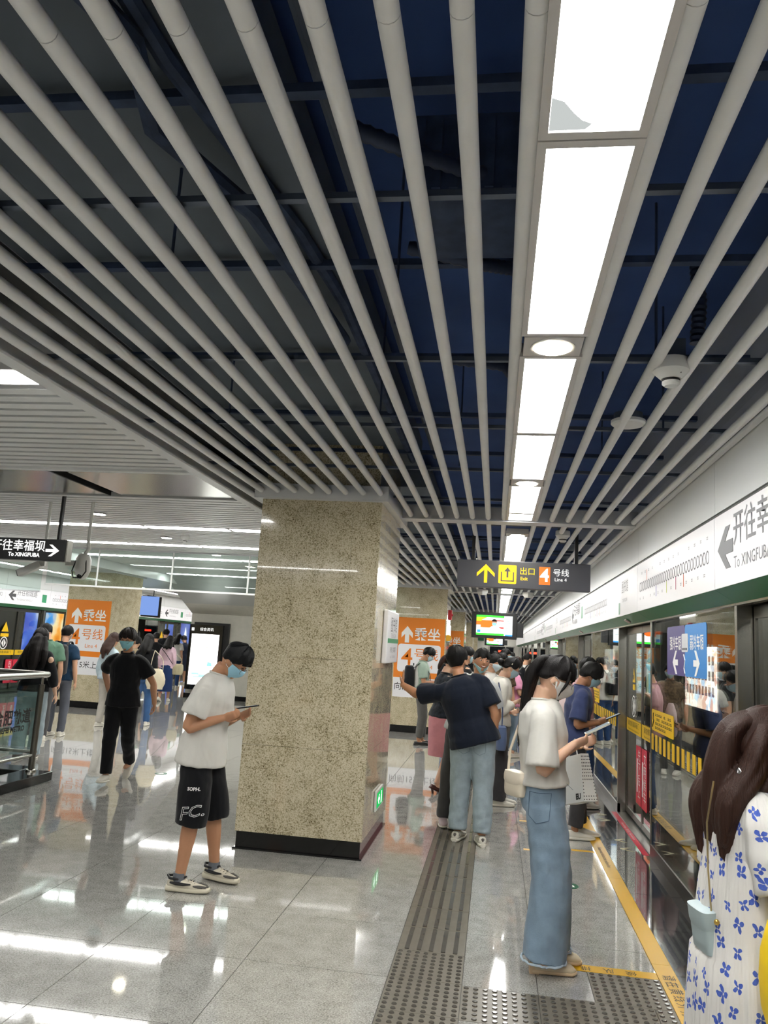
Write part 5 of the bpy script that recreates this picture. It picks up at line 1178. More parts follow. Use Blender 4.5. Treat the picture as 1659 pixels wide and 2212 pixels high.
# 1 man in white tee and black shorts
f=Fig(-1.99,5.46,-92,1.655,'young man in white T-shirt and black shorts reading a phone beside the near pillar','m',lean=7,head=(38,0,0),near=True,skin='b',bulk=1.04,feet={1:(.15,-.02,0,6),-1:(-.16,.10,0,-14)},arms=phone_arms((.115,.175,1.125),(-.075,.225,1.13)))
f.top('t_shirt',WH,sleeve=.70,hem=-.105,loose=.034,hemw=.026); SHORTS=f.trousers('shorts',BK,R=(.108,.112,.112,.10,.09),to=.56,hipg=.020); f.hair('short','#0d0f12',th=.026,bang=.42,nape=-.35); f.mask('#9fd0e6'); f.glasses(); f.mouth()
for d in(-1,1):
    b=MB(); A=f.ank[d]; b.tube([A+V((0,-.004,-.02)),A+V((0,-.002,.035))],[.041,.040],14); f.child('sock',b,cloth('sock','#6c7077'))
    o=f.shoe(d,mat('sneaker_cream','#cfc8b6',.6),mat('sneaker_sole','#d9d2bd',.5),L=.295,chunky=1.55)
    t=f.toe[d]; Rz=Matrix.Rotation(-t,3,'Z'); Q=lambda p:f.ank[d]+Rz@(V(p)-V((0,0,.085*f.k)))
    for sx in(-1,1):
        b=MB(); b.tube([Q((sx*.037,-.05,.062)),Q((sx*.041,-.01,.058)),Q((sx*.043,.04,.056)),Q((sx*.040,.09,.058))],[.006,.011,.010,.004],8); f.child('side_panel',b,SHB,True,o)
        b=MB(); b.tube([Q((sx*.034,.10,.044)),Q((sx*.036,.14,.046)),Q((sx*.020,.185,.040)),Q((0,.195,.038))],[.006,.010,.009,.008],8); f.child('toe_guard',b,mat('guard_grey','#55534f',.6),True,o)
    b=MB(); b.tube([Q((-.036,-.055,.088)),Q((-.036,.0,.084)),Q((0,.045,.092)),Q((.036,0,.084)),Q((.036,-.055,.088)),Q((0,-.078,.096)),Q((-.036,-.055,.088))],.008,8); f.child('collar',b,SHB,True,o)
    for i in range(4):
        b=MB(); y=.045+.022*i; b.tube([Q((-.022,y,.080-.006*i)),Q((0,y+.004,.088-.007*i)),Q((.022,y,.080-.006*i))],.0028,6); f.child('lace',b,mat('lace','#bdb6a6',.7),True,o)
phone(f,(.015,.305,1.20),Matrix.Rotation(math.radians(11),3,'X'),'dark phone held by the man in the white T-shirt'); TEEMAN=f
# 2 girl in white tee and wide jeans
f=Fig(.31,4.74,-88,1.665,'young woman in white T-shirt and wide-leg blue jeans looking at a phone','f',lean=-3,head=(24,0,0),near=True,skin='c',bulk=1.0,hipshift=(0,-.01),feet={1:(.085,.0,.0,4),-1:(-.10,.05,.0,-6)},arms=phone_arms((.12,.135,1.20),(-.05,.19,1.19),pole=-.8))
f.top('t_shirt',WH,sleeve=.92,hem=.055,loose=.040,hemw=-.004); GJ=f.trousers('wide_leg_jeans',DENM,R=(.110,.112,.112,.118,.122),to=.985,waist=.115,hipg=.010)
f.hair('long','#120f0f',th=.020,bang=.30,nape=-.30,side=.12)
f.strands([([f.T((0,-.055,.092)),f.T((0,-.105,.070)),f.T((0,-.130,.0)),f.T((0,-.125,-.09)),f.P+V((0,-.135,.36)),f.P+V((.0,-.150,.24))],[.022,.040,.048,.048,.040,.020])],'#120f0f','ponytail',n=14)
f.strands([([f.T((.070,.055,.075)),f.T((.084,.062,.01)),f.T((.085,.050,-.05)),f.T((.080,.045,-.09))],[.014,.012,.009,.004])],'#120f0f','side_lock',n=4)
b=MB(); b.sphere(f.T((0,-.075,.095)),.026,12,8,(1.2,.8,1)); f.child('hair_tie',b,BK)
f.mask('#d9d8d6',bulge=.010); f.glasses('#6a5f55')
b=MB(); b.tube([f.T((.088,.004,-.008)),f.T((.090,.010,-.030)),f.T((.088,.014,-.046))],[.006,.004,.003],8); f.child('earphone',b,M_WHITE)
for d in(-1,1):
    o=f.shoe(d,mat('shoe_beige','#cdbfa4',.6),mat('sole_beige','#cdb493',.5),L=.245,low=True); t=f.toe[d]
    b=MB(); A=f.ank[d]; b.box(A.x-.028,A.x+.028,A.y-.075,A.y-.025,0,.055); f.child('heel_block',b,mat('sole_beige'),False,o)
b=MB(); b.tube([f.wri[-1]+V((-.026,0,-.01)),f.wri[-1]+V((0,.02,.02)),f.wri[-1]+V((.026,.0,.01)),f.wri[-1]+V((0,-.02,-.025)),f.wri[-1]+V((-.026,0,-.01))],.005,8); f.child('watch',b,M_STEEL)
phone(f,(.03,.275,1.285),Matrix.Rotation(math.radians(28),3,'X'),'pale phone in clear case held by the woman in wide jeans',col='#cfd2c6'); GIRL=f
t=thing('crossbody_bag','small cream crossbody bag hanging behind the wide-leg jeans','bag'); t.matrix_world=f.M@Matrix.Translation((.02,-.170,.885))@Matrix.Rotation(math.radians(35),4,'Z'); CR=mat('cream_leather','#cfc5b2',.45)
t.scale=(.8,.8,.8); softbox(.20,.085,.155,taper=(.95,1,1,1,.98)).build('body',CR,t,True).rotation_euler=(0,0,PI/2*0)
fl=softbox(.208,.098,.10,taper=(.86,1,1,.92)); o=fl.build('flap',mat('cream_flap','#d9cfbd',.4),t,True); o.location=(0,0,.072)
MB().tube([(-.09,.0,.15),(-.10,.02,.30),(-.03,.07,.56),(.0,.10,.70)],.010,8).build('strap',CR,t,True); MB().tube([(.09,.0,.15),(.10,.05,.24),(.11,.10,.34)],.004,6).build('chain',mat('gold','#c9a85a',.3,metal=1),t,True); MB().sphere((-.09,-.01,.15),.014,10,8).build('clasp',mat('gold'),t,True)
# 3 woman in floral dress at the right edge
def floral():
    m=bpy.data.materials.new('floral_cotton'); m.use_nodes=True; nt=m.node_tree; bs=nt.nodes['Principled BSDF']; L=nt.links.new
    def math_(op,a,b_=None,c=None):
        n=nt.nodes.new('ShaderNodeMath'); n.operation=op
        for i,q in enumerate((a,b_,c)):
            if q is None: continue
            if isinstance(q,(int,float)): n.inputs[i].default_value=q
            else: L(q,n.inputs[i])
        return n.outputs[0]
    tc=nt.nodes.new('ShaderNodeTexCoord'); sx=nt.nodes.new('ShaderNodeSeparateXYZ'); L(tc.outputs['Object'],sx.inputs[0])
    u=math_('MULTIPLY',math_('ARCTAN2',sx.outputs['X'],sx.outputs['Y']),.22); cb=nt.nodes.new('ShaderNodeCombineXYZ'); L(u,cb.inputs[0]); L(sx.outputs['Z'],cb.inputs[1])
    nz=nt.nodes.new('ShaderNodeTexNoise'); nz.inputs['Scale'].default_value=30; L(cb.outputs[0],nz.inputs['Vector']); 
    mxn=nt.nodes.new('ShaderNodeVectorMath'); mxn.operation='MULTIPLY_ADD'; L(nz.outputs['Color'],mxn.inputs[0]); mxn.inputs[1].default_value=(.026,.026,0); L(cb.outputs[0],mxn.inputs[2])
    v=nt.nodes.new('ShaderNodeTexVoronoi'); v.voronoi_dimensions='2D'; v.inputs['Scale'].default_value=14.5; v.inputs['Randomness'].default_value=.72; L(mxn.outputs[0],v.inputs['Vector'])
    df=nt.nodes.new('ShaderNodeVectorMath'); df.operation='SUBTRACT'; L(mxn.outputs[0],df.inputs[0]); L(v.outputs['Position'],df.inputs[1]); s2=nt.nodes.new('ShaderNodeSeparateXYZ'); L(df.outputs[0],s2.inputs[0]); sc_=nt.nodes.new('ShaderNodeSeparateXYZ'); L(v.outputs['Color'],sc_.inputs[0])
    th=math_('ADD',math_('ARCTAN2',s2.outputs['Y'],s2.outputs['X']),math_('MULTIPLY',sc_.outputs['X'],6.28)); r=math_('SQRT',math_('ADD',math_('MULTIPLY',s2.outputs['X'],s2.outputs['X']),math_('MULTIPLY',s2.outputs['Y'],s2.outputs['Y'])))
    pet=math_('POWER',math_('ABSOLUTE',math_('COSINE',math_('MULTIPLY',th,2.0))),.75); rad=math_('MULTIPLY',pet,math_('MULTIPLY_ADD',sc_.outputs['Y'],.008,.0165))
    inn=math_('LESS_THAN',r,rad); cen=math_('GREATER_THAN',r,.003); mk=math_('MULTIPLY',inn,cen)
    mx=nt.nodes.new('ShaderNodeMix'); mx.data_type='RGBA'; L(mk,mx.inputs['Factor']); mx.inputs['A'].default_value=lin('#d2d0cc'); 
    mb=nt.nodes.new('ShaderNodeMix'); mb.data_type='RGBA'; n3=nt.nodes.new('ShaderNodeTexNoise'); n3.inputs['Scale'].default_value=70; L(cb.outputs[0],n3.inputs['Vector']); L(n3.outputs['Fac'],mb.inputs['Factor']); mb.inputs['A'].default_value=lin('#2a3f96'); mb.inputs['B'].default_value=lin('#5a74c8'); L(mb.outputs['Result'],mx.inputs['B'])
    L(mx.outputs['Result'],bs.inputs['Base Color']); bs.inputs['Roughness'].default_value=.8; bs.inputs['Specular IOR Level'].default_value=.2
    mp=nt.nodes.new('ShaderNodeMapping'); mp.inputs['Scale'].default_value=(38,4,1); L(cb.outputs[0],mp.inputs[0]); n4=nt.nodes.new('ShaderNodeTexNoise'); n4.inputs['Scale'].default_value=1; n4.inputs['Detail'].default_value=2; L(mp.outputs[0],n4.inputs['Vector']); bp=nt.nodes.new('ShaderNodeBump'); bp.inputs['Strength'].default_value=.7; bp.inputs['Distance'].default_value=.02; L(n4.outputs['Fac'],bp.inputs['Height']); L(bp.outputs[0],bs.inputs['Normal'])
    return m
FLO=floral()
f=Fig(.825,2.80,-78,1.525,'woman with long brown hair in a white dress with blue flowers','f',lean=-1,head=(16,0,0),near=True,skin='c',bulk=1.10,feet={1:(.10,0,0,4),-1:(-.10,.03,0,-4)},arms={1:dict(w=(.14,.24,1.06),pole=(.5,-.8,-.6),d=(-.1,.9,.35),n=(-.7,0,.5),curl=.8),-1:dict(w=(-.10,.26,1.06),pole=(-.5,-.8,-.6),d=(.1,.9,.35),n=(.7,0,.5),curl=.8)})
o=f.top('dress_bodice',FLO,sleeve=.72,hem=.12,loose=.030,hemw=-.03,shoulder=.05)
f.skirt('dress_skirt',FLO,[(1.12,.165,.128),(1.06,.172,.136),(.98,.185,.148),(.90,.195,.156),(.80,.205,.162),(.785,.215,.172),(.70,.225,.178),(.60,.235,.184),(.50,.24,.19),(.30,.25,.20),(.14,.26,.205)],pleat=.028,npl=19)
f.hair('long','#35211a',th=.016,bang=.45,nape=-.6,hl=.5)
def hp(x,y,z): return f.P+V((x,y,z))
f.strands([([f.T((0,-.06,.08)),f.T((0,-.115,.02)),f.T((0,-.125,-.09)),hp(0,-.105,.42),hp(0,-.115,.32),hp(0,-.115,.24)],[.035,.046,.052,.054,.046,.030]),
 ([f.T((.055,-.045,.06)),f.T((.082,-.06,-.01)),f.T((.085,-.07,-.10)),hp(.085,-.11,.42),hp(.080,-.12,.32),hp(.07,-.12,.25)],[.030,.038,.042,.045,.036,.020]),
 ([f.T((-.055,-.045,.06)),f.T((-.082,-.06,-.01)),f.T((-.085,-.07,-.10)),hp(-.085,-.11,.42),hp(-.08,-.12,.32),hp(-.07,-.12,.23)],[.030,.038,.042,.045,.036,.020]),
 ([f.T((.070,.02,.06)),f.T((.090,.01,-.02)),f.T((.092,-.01,-.10)),hp(.10,-.05,.38),hp(.10,-.07,.27)],[.018,.024,.024,.022,.010])],'#35211a','long_hair',n=20,seed=8)
f.mask('#9cc4cc'); f.shoes(SHW,SOW,low=True)
b=MB(); b.sphere(f.T((.085,-.105,-.12)),.02,10,8,(1,.5,1.4)); f.child('hair_clip',b,mat('silver_clip','#c9c9cc',.2,metal=1))
t=thing('shoulder_bag','pale blue shoulder bag with gold chain behind the floral dress','bag'); t.matrix_world=f.M@Matrix.Translation((.0,-.135,.80))@Matrix.Rotation(math.radians(8),4,'X'); PB=mat('pale_blue_leather','#a3b3b6',.5)
softbox(.13,.06,.125,taper=(1,1,1,.98,.95)).build('body',PB,t,True); o=softbox(.135,.066,.075,taper=(.85,1,1,1)).build('flap',PB,t,True); o.location=(0,0,.06); MB().tube([(.05,.0,.12),(.07,.0,.26),(.085,.01,.40),(.085,.05,.52)],.003,6).build('chain',mat('chain_pale','#b9a67c',.3,metal=1),t,True); MB().sphere((.08,-.0,.11),.009,8,6).build('stud',mat('gold'),t,True)
t=thing('yellow_bag','bright yellow soft bag held at the right edge of the picture','bag'); t.matrix_world=Matrix.Translation((.86,2.50,.66))@Matrix.Rotation(.3,4,'Z'); softbox(.20,.13,.34,taper=(.75,.95,1,.95,.75)).build('body',mat('yellow_nylon','#e8c312',.5,bump=.3,bscale=20),t,True); MB().tube([(-.06,0,.32),(-.05,.02,.40),(.05,.02,.40),(.06,0,.32)],.008,6).build('handle',mat('yellow_nylon'),t,True)
MB().tube([(-.075,-.05,.29),(0,-.062,.30),(.075,-.05,.29)],.003,6).build('seam',M_BLKTX,t,True)
# 4 man in navy tee leaning on the pillar, seen from behind
f=Fig(-.17,7.40,-4,1.705,'man in dark navy T-shirt and light jeans leaning one arm on the pillar','m',lean=2,tilt=-17,head=(4,-6,-12),near=True,skin='b',bulk=1.12,feet={-1:(-.115,.05,0,-10),1:(.11,-.04,0,14)},
  arms={-1:dict(w=(-.735,.30,1.315),pole=(-.2,-.3,-1),d=(.10,.12,.98),n=(-1,0,.1),curl=.08),1:dict(w=(.19,.03,.90),pole=(.8,-.6,0),d=(-.25,.2,-.9),n=(-1,0,0),curl=.6)})
f.top('t_shirt',NAVY,sleeve=.80,hem=-.09,loose=.038,hemw=.020); LJ=f.trousers('jeans',DENL,R=(.112,.106,.088,.082,.078),to=.955,hipg=.018); f.hair('short','#0d0c0c',th=.030,bang=.45,nape=-.62); f.shoes(SHW,SOW,chunky=1.15,L=.30); LEANMAN=f
for d in(-1,1):
    b=MB(); A=f.ank[d]; t=f.toe[d]; Rz=Matrix.Rotation(-t,3,'Z'); Q=lambda p:A+Rz@(V(p)-V((0,0,.085*f.k)))
    b.tube([Q((-.030,-.045,.055)),Q((0,-.072,.060)),Q((.030,-.045,.055))],[.012,.016,.012],8); f.child('heel_counter',b,SHG)
# 5 smiling man
f=Fig(-.33,8.05,176,1.70,'smiling man facing the viewer with mask pulled under his chin','m',tilt=-13,head=(-3,-2,22),near=True,skin='b',hipshift=(-.06,0),feet={-1:(-.02,.05,0,-10),1:(.12,0,0,10)},arms={1:dict(w=(.0,.10,.92)),-1:dict(w=(-.30,.05,.88))})
f.top('polo_shirt',cloth('grey_white','#c3c6c6'),sleeve=.6,loose=.025); f.trousers('trousers',GREYP,R=(.10,.09,.078,.072,.068)); f.hair('crew','#0d0c0c',th=.016,hl=.55); f.mouth(True); f.mask('#9fcfd8',chin=True); f.shoes(mat('shoe_mauve','#b5a3a5',.6),SOW)
# 6 woman with a bun and white shirt
f=Fig(.05,9.30,-84,1.63,'woman with a hair bun and white shirt looking at a phone','f',lean=5,head=(26,0,0),near=True,skin='c',feet={1:(.09,.02,0,4),-1:(-.09,.06,0,-4)},arms=phone_arms((.10,.20,1.14),(-.10,.17,1.0),pole=-.8))
f.top('shirt',cloth('shirt_white','#d9d6cb'),sleeve=1.75,hem=-.02,loose=.03); f.trousers('trousers',cloth('charcoal','#3d3c3e'),R=(.10,.092,.086,.085,.085)); f.hair('long','#0f0d0d',th=.016,bang=.55,nape=-.4,side=.10)
f.locks([([f.T((0,-.10,.02)),f.T((0,-.135,.0)),f.T((0,-.150,-.02))],[.03,.045,.03])],'#0f0d0d','hair_bun'); b=MB(); b.tube([f.T((.075,-.01,.09)),f.T((.090,-.02,.04))],.006,8); f.child('hair_clip',b,mat('cream_clip','#d9d2b8',.4)); f.mask('#aecbd6'); f.glasses(); f.shoes(SHW,SOW)
phone(f,(.06,.33,1.20),Matrix.Rotation(math.radians(30),3,'X'),'phone held by the woman with the hair bun'); tote('shoulder_bag','blue fabric bag at the side of the woman with the bun',f.W((.20,.02,.62)),f.yaw,.30,.12,.26,'#5f7196',(0,-.04,.72),'#4a5878')
# 7 pink tee woman with black backpack
f=Fig(.29,13.5,-55,1.60,'woman in pink T-shirt and light jeans with a black backpack','f',head=(22,0,0),skin='c',near=None,feet={1:(.09,-.02,0,4),-1:(-.09,.10,0,-4)},arms=phone_arms((.12,.2,1.12),(-.08,.24,1.12)))
f.top('t_shirt',cloth('pink','#d592b0'),sleeve=.75,hem=-.07,loose=.03); f.trousers('jeans',cloth('denim_pale','#8499ad'),R=(.10,.088,.074,.066,.06),to=.93); f.hair('long','#2a1813',th=.018,nape=-.5); f.locks([([f.T((0,-.09,0)),f.T((0,-.13,-.04)),f.T((0,-.13,-.11))],[.03,.035,.01])],'#2a1813','ponytail'); f.mask('#b9d3da'); f.shoes(SHW,SOW,chunky=1.3)
backpack(f,'black backpack with a white tick on the woman in pink',swoosh=True,y=-.22,z=.88); tote('shopping_bag','olive green shopping bag beside the pale jeans',f.W((-.02,-.30,.34)),f.yaw+.5,.34,.12,.36,'#6f7a3a',(0,0,.6))
# 8 man in white tee with black backpack further on
f=Fig(.62,16.6,-40,1.68,'man in white T-shirt with a black backpack farther down the platform','m',head=(15,0,0),near=None); f.top('t_shirt',WH,sleeve=.6); f.trousers('trousers',DEND); f.hair('crew','#15110f',th=.012); f.shoes(SHW,SOW); backpack(f,'black backpack on the man in white farther down',y=-.21,z=.98)
# 9 man with backpack by the banner
f=Fig(-1.27,14.23,-80,1.68,'man in green and white T-shirt with a black backpack before the orange banner','m',head=(30,0,0),near=None,skin='b',feet={1:(.08,-.02,0,4),-1:(-.08,.05,0,-4)},arms=phone_arms((.10,.24,1.08),(-.08,.26,1.08)))
f.top('t_shirt',cloth('sage','#93a596'),sleeve=.7,loose=.025); f.trousers('trousers',cloth('grey_pants','#5d5b58'),R=(.105,.095,.082,.074,.060),to=.93); f.hair('short','#0f0d0d',th=.024,bang=.40); f.mask('#bcd3dc'); f.glasses()
b=MB(); ringloft(b,[(f.P+V((0,-.075,.06)),V((.13,0,0)),V((0,.075,0))),(f.P+V((0,-.075,.30)),V((.15,0,0)),V((0,.075,0))),(f.P+V((0,-.07,.44)),V((.12,0,0)),V((0,.06,0)))],16); f.child('shirt_back_panel',b,WH)
for d in(-1,1): f.shoe(d,SHB,mat('sandal_sole','#2c2c2a',.6),low=True,name='sandal')
backpack(f,'black backpack on the man before the orange banner',y=-.23,z=.92,size=(.28,.18,.44))
# 10 woman in pink skirt and heels
f=Fig(-.62,9.75,-62,1.62,'woman in pink skirt and dark floral top wearing brown heels','f',lean=4,head=(28,0,0),near=True,skin='c',feet={1:(.075,-.05,.03,2,24),-1:(-.085,.10,.03,-4,24)},arms=phone_arms((.10,.22,1.08),(-.08,.24,1.08)))
f.top('blouse',cloth('floral_dark','#1c2128',.8,.2,.9,60,26),sleeve=.6,hem=-.02,loose=.018); z=f.P.z; f.skirt('skirt',cloth('pink_skirt','#c9868d'),[(z+.09,.135,.10),(z+.02,.165,.13),(z-.06,.18,.14),(z-.25,.175,.135),(z-.42,.168,.13),(z-.46,.168,.13)])
f.hair('long','#17110f',th=.016,nape=-.45,side=.08); f.locks([([f.T((0,-.08,.05)),f.T((0,-.13,.03)),f.T((0,-.145,-.06)),f.T((0,-.13,-.15))],[.02,.03,.032,.012])],'#3a2620','ponytail'); f.mask('#d6d8d8')
for d in(-1,1):
    o=f.shoe(d,mat('brown_leather','#4a231c',.35),mat('brown_leather'),L=.235,low=True,name='heeled_shoe'); A=f.ank[d]; b=MB(); b.cyl((A.x,A.y-.045,.0),(A.x,A.y-.055,.085),.012,8,.022); f.child('heel',b,mat('brown_leather'),True,o)
# 11..: masked people in the crowd behind
def extra(x,y,yaw,h,label,sex,top,bottom,hairc='#100e0d',style='short',mk='#a9cbd8',head=(8,0,0),sleeve=.6,skirt=False,near=None,long=None,pose=None,skin='a',**kw):
    f=Fig(x,y,yaw,h,label,sex,head=head,near=near,skin=skin,arms=pose,**kw); f.top('top',top,sleeve=sleeve)
    if skirt: z=f.P.z; f.skirt('skirt',bottom,[(z+.10,.14,.11),(z+.0,.175,.14),(z-.25,.18,.15),(z-skirt,.19,.16)])
    else: f.trousers('trousers',bottom)
    f.hair(style,hairc,th=.02,bang=.42)
    if long: f.locks([([f.T((0,-.07,.05)),f.T((0,-.12,-.03)),f.P+V((0,-.15,.48)),f.P+V((0,-.16,long))],[.05,.058,.055,.02]),([f.T((.05,-.05,.03)),f.T((.07,-.07,-.06)),f.P+V((.08,-.12,.45)),f.P+V((.07,-.13,long+.06))],[.03,.04,.035,.012]),([f.T((-.05,-.05,.03)),f.T((-.07,-.07,-.06)),f.P+V((-.08,-.12,.45)),f.P+V((-.07,-.13,long+.06))],[.03,.04,.035,.012])],hairc,'long_hair')
    if mk: f.mask(mk)
    f.shoes(SHW,SOW); return f
extra(-.45,11.9,-65,1.70,'man in black shirt with pale blue mask behind the smiling man','m',BK,GREYP,mk='#b9d6e0')
extra(-.70,13.6,20,1.70,'dark-haired man farthest left in the platform queue','m',BK,DEND,style='short',mk=None)
extra(-.05,11.3,-120,1.62,'masked man in white shirt between the smiling man and the bun','m',WH,GREYP,mk='#cfe0e6',head=(10,0,0))
f=extra(.16,15.0,-110,1.72,'masked man with cropped hair above the bun woman','m',cloth('olive','#5d5844'),GREYP,style='crew',mk='#9fd0e0',head=(0,0,15))
extra(.10,13.0,-160,1.64,'masked man in brown patterned shirt in the platform crowd','m',cloth('brown_print','#5a4a38',.8,.2,.6,60,30),GREYP,mk='#b9d3da')
extra(.36,17.2,170,1.62,'woman with white mask facing the viewer in the crowd','f',WH,DEND,style='long',mk='#dfe3e6',long=.30)
extra(.30,19.0,-60,1.66,'dark-haired person farther back in the crowd','f',BK,DEND,style='long',mk=None,long=.34)
extra(.72,20.5,-70,1.60,'person in grey by the far glass doors','m',cloth('grey2','#8a8d92'),GREYP)
extra(-.9,28,175,1.72,'man walking alone far down the platform','m',BK,GREYP)
extra(.0,22.5,180,1.66,'man in white far back in the platform crowd','m',WH,GREYP)
extra(.45,24.5,-90,1.66,'person in black far back near the doors','m',BK,DEND)
# 12 navy tee person beside the doors, paper bag
f=Fig(.78,8.0,-85,1.64,'person in blue-grey T-shirt with glasses using a phone by the doors','f',lean=6,head=(28,0,0),near=True,skin='d',feet={1:(.09,.0,0,4),-1:(-.09,.08,0,-4)},arms=phone_arms((.11,.20,1.07),(-.08,.24,1.07)))
f.top('t_shirt',cloth('slate_blue','#3a4468'),sleeve=.85,hem=-.06,loose=.035); f.trousers('trousers',cloth('charcoal','#3d3c3e'),R=(.10,.09,.08,.075,.07),to=.93); f.hair('long','#0f0d0d',th=.020,bang=.30,nape=-.6); f.mask('#a9cfe0'); f.glasses(); f.shoes(SHW,SOW,chunky=1.2)
phone(f,(.0,.36,1.13),Matrix.Rotation(math.radians(25),3,'X'),'black phone held by the person in blue-grey by the doors')
t=thing('paper_bag','white paper bag with black dots hanging beside the wide-leg jeans','bag',loc=(.525,4.98,.83)); t.rotation_euler=(0,math.radians(-16),math.radians(-62)); t.scale=(.86,.86,.86); PW=mat('paper_white','#dcdcd8',.6)
MB()._add([(-.13,-.055,0),(.13,-.055,0),(.13,.055,0),(-.13,.055,0),(-.135,-.03,.31),(.135,-.03,.31),(.135,.03,.31),(-.135,.03,.31)],[(0,3,2,1),(4,5,6,7),(0,1,5,4),(1,2,6,5),(2,3,7,6),(3,0,4,7)]).build('body',PW,t)
for i in range(6):
    for j in range(14):
        z=.012+.0215*j; wd=.050-.022*z/.31; y=(-1+.4*i)*wd; xx=.1302+.005*z/.31
        if not(1<=i<=4 and 2<=j<=5): MB().box(xx,xx+.001,y-.0032,y+.0032,z-.0032,z+.0032).build('black_dot',M_BLKTX,t)
text('EU',.05,M_BLKTX,(.07,-.0535,.035),(1,0,0),(0,.08,.99),t,bold=.003); MB().tube([(-.05,-.01,.30),(-.02,-.005,.40),(.05,-.005,.42),(.06,-.01,.30)],.004,6).build('handle',PW,t,True)
# 13 pink tee person with drawstring bag
f=extra(1.02,9.6,-75,1.66,'person in dusty pink T-shirt with a pale drawstring bag','m',cloth('dusty_pink','#b98f92'),DEND,style='crew',mk='#9fc4d0',head=(12,0,0)); t=thing('drawstring_bag','pale pink drawstring bag on the dusty pink T-shirt','bag'); t.matrix_world=f.M@Matrix.Translation((0,-.21,.86)); softbox(.30,.14,.36,taper=(.95,1.05,1,.85,.5)).build('body',cloth('bag_pale','#c3adab'),t,True); MB().box(-.04,.04,-.078,-.072,.12,.22).build('printed_patch',cloth('maroon','#5a2026'),t)
# ---------------- hall people (left)
# 14 walking man in black
f=Fig(-4.15,8.66,184,1.66,'man all in black with blue mask walking towards the viewer','m',lean=2,head=(4,0,0),near=True,skin='b',feet={1:(.02,.22,.0,4,-6),-1:(-.03,-.32,.10,-4,46)},arms={-1:dict(w=(-.36,-.02,.86),pole=(-.5,-1,0),d=(-.10,.25,-.95),n=(.8,.5,.0),curl=.7),1:dict(w=(.24,-.16,.95),pole=(.8,-.8,0),d=(-.4,-.3,-.8),n=(-1,0,0),curl=.7)})
f.top('polo_shirt',BK,sleeve=.66,hem=-.08,loose=.026); f.trousers('trousers',cloth('black_trouser','#0a0b0f'),R=(.105,.094,.078,.070,.064),to=.97); f.hair('short','#1c1512',th=.030,bang=.40,nape=-.5); f.glasses(); f.mask('#8ec9d4'); f.shoes(SHW,SOW)
b=MB(); 
for s_ in(-1,1): b.tube([f.neck+V((s_*.05,-.03,.02)),f.neck+V((s_*.06,.03,.01)),f.neck+V((s_*.02,.075,-.035))],[.014,.016,.010],8)
f.child('collar',b,BK)
# 15 woman with long hair in black top
f=Fig(-5.80,9.55,14,1.60,'woman with long dark hair in black top and pale jeans behind the railing','f',near=True,skin='c',feet={1:(.09,.02,0,4),-1:(-.09,-.05,0,-4)},arms={1:dict(w=(.27,.03,.80)),-1:dict(w=(-.20,.15,.95))})
f.top('cold_shoulder_top',BK,sleeve=1.55,hem=-.03,loose=.03); f.trousers('jeans',DENL,R=(.108,.100,.090,.088,.086)); f.hair('long','#161110',th=.022,nape=-.6)
f.locks([([f.T((0,-.07,.05)),f.T((0,-.12,-.03)),f.P+V((0,-.15,.46)),f.P+V((0,-.16,.33)),f.P+V((0,-.15,.22))],[.05,.065,.075,.07,.03]),([f.T((.06,-.05,.03)),f.T((.08,-.07,-.06)),f.P+V((.11,-.11,.42)),f.P+V((.11,-.12,.26))],[.03,.045,.05,.02]),([f.T((-.06,-.05,.03)),f.T((-.08,-.07,-.06)),f.P+V((-.11,-.11,.42)),f.P+V((-.11,-.12,.26))],[.03,.045,.05,.02])],'#161110','long_hair')
b=MB(); S=f.sho[1]; b.sphere(S+V((.035,-.035,-.05)),.045,12,9,(.9,.9,1.2)); f.child('bare_shoulder',b,skin_mat('c')); f.shoes(SHG,SOW)
# 16 green tee man, 17 backpack man
f=extra(-6.62,11.1,32,1.70,'man in grey-green T-shirt looking down beside the opposite doors','m',cloth('grey_green','#5a7a66'),GREYP,style='crew',mk=None,head=(24,0,25),sleeve=.75)
f=extra(-6.68,11.7,8,1.66,'man in dark teal T-shirt carrying a grey backpack','m',cloth('teal_navy','#16324a'),cloth('grey_pants2','#5a5d66'),style='short',mk='#9fc4d0',head=(10,0,0)); backpack(f,'dark grey backpack on the man in dark teal',col='#2c2a2a',size=(.32,.17,.46),y=-.22,z=.96)
# 18 woman with light blue jacket behind the walking man
extra(-6.66,13.2,-20,1.58,'woman in pale blue jacket half hidden behind the walking man','f',cloth('pale_jacket','#aebfc6'),cloth('light_pants','#b9b4ab'),hairc='#3a2822',style='long',mk=None,sleeve=1.9,long=.30)
# 19 woman in black with cream tote
f=extra(-6.24,13.75,6,1.60,'woman in black top and blue jeans carrying a cream tote','f',BK,cloth('denim_blue','#3d5f8c'),style='long',mk=None,sleeve=1.8,long=.36,feet={1:(.09,.10,0,4),-1:(-.09,-.14,.02,-4,18)}); tote('tote_bag','cream canvas tote on the shoulder of the woman in black',f.W((.23,-.06,.66)),f.yaw+.3,.34,.15,.36,'#c9bfa6',(-.06,.03,.68),taper=(.8,1,1.0,.85,.6))
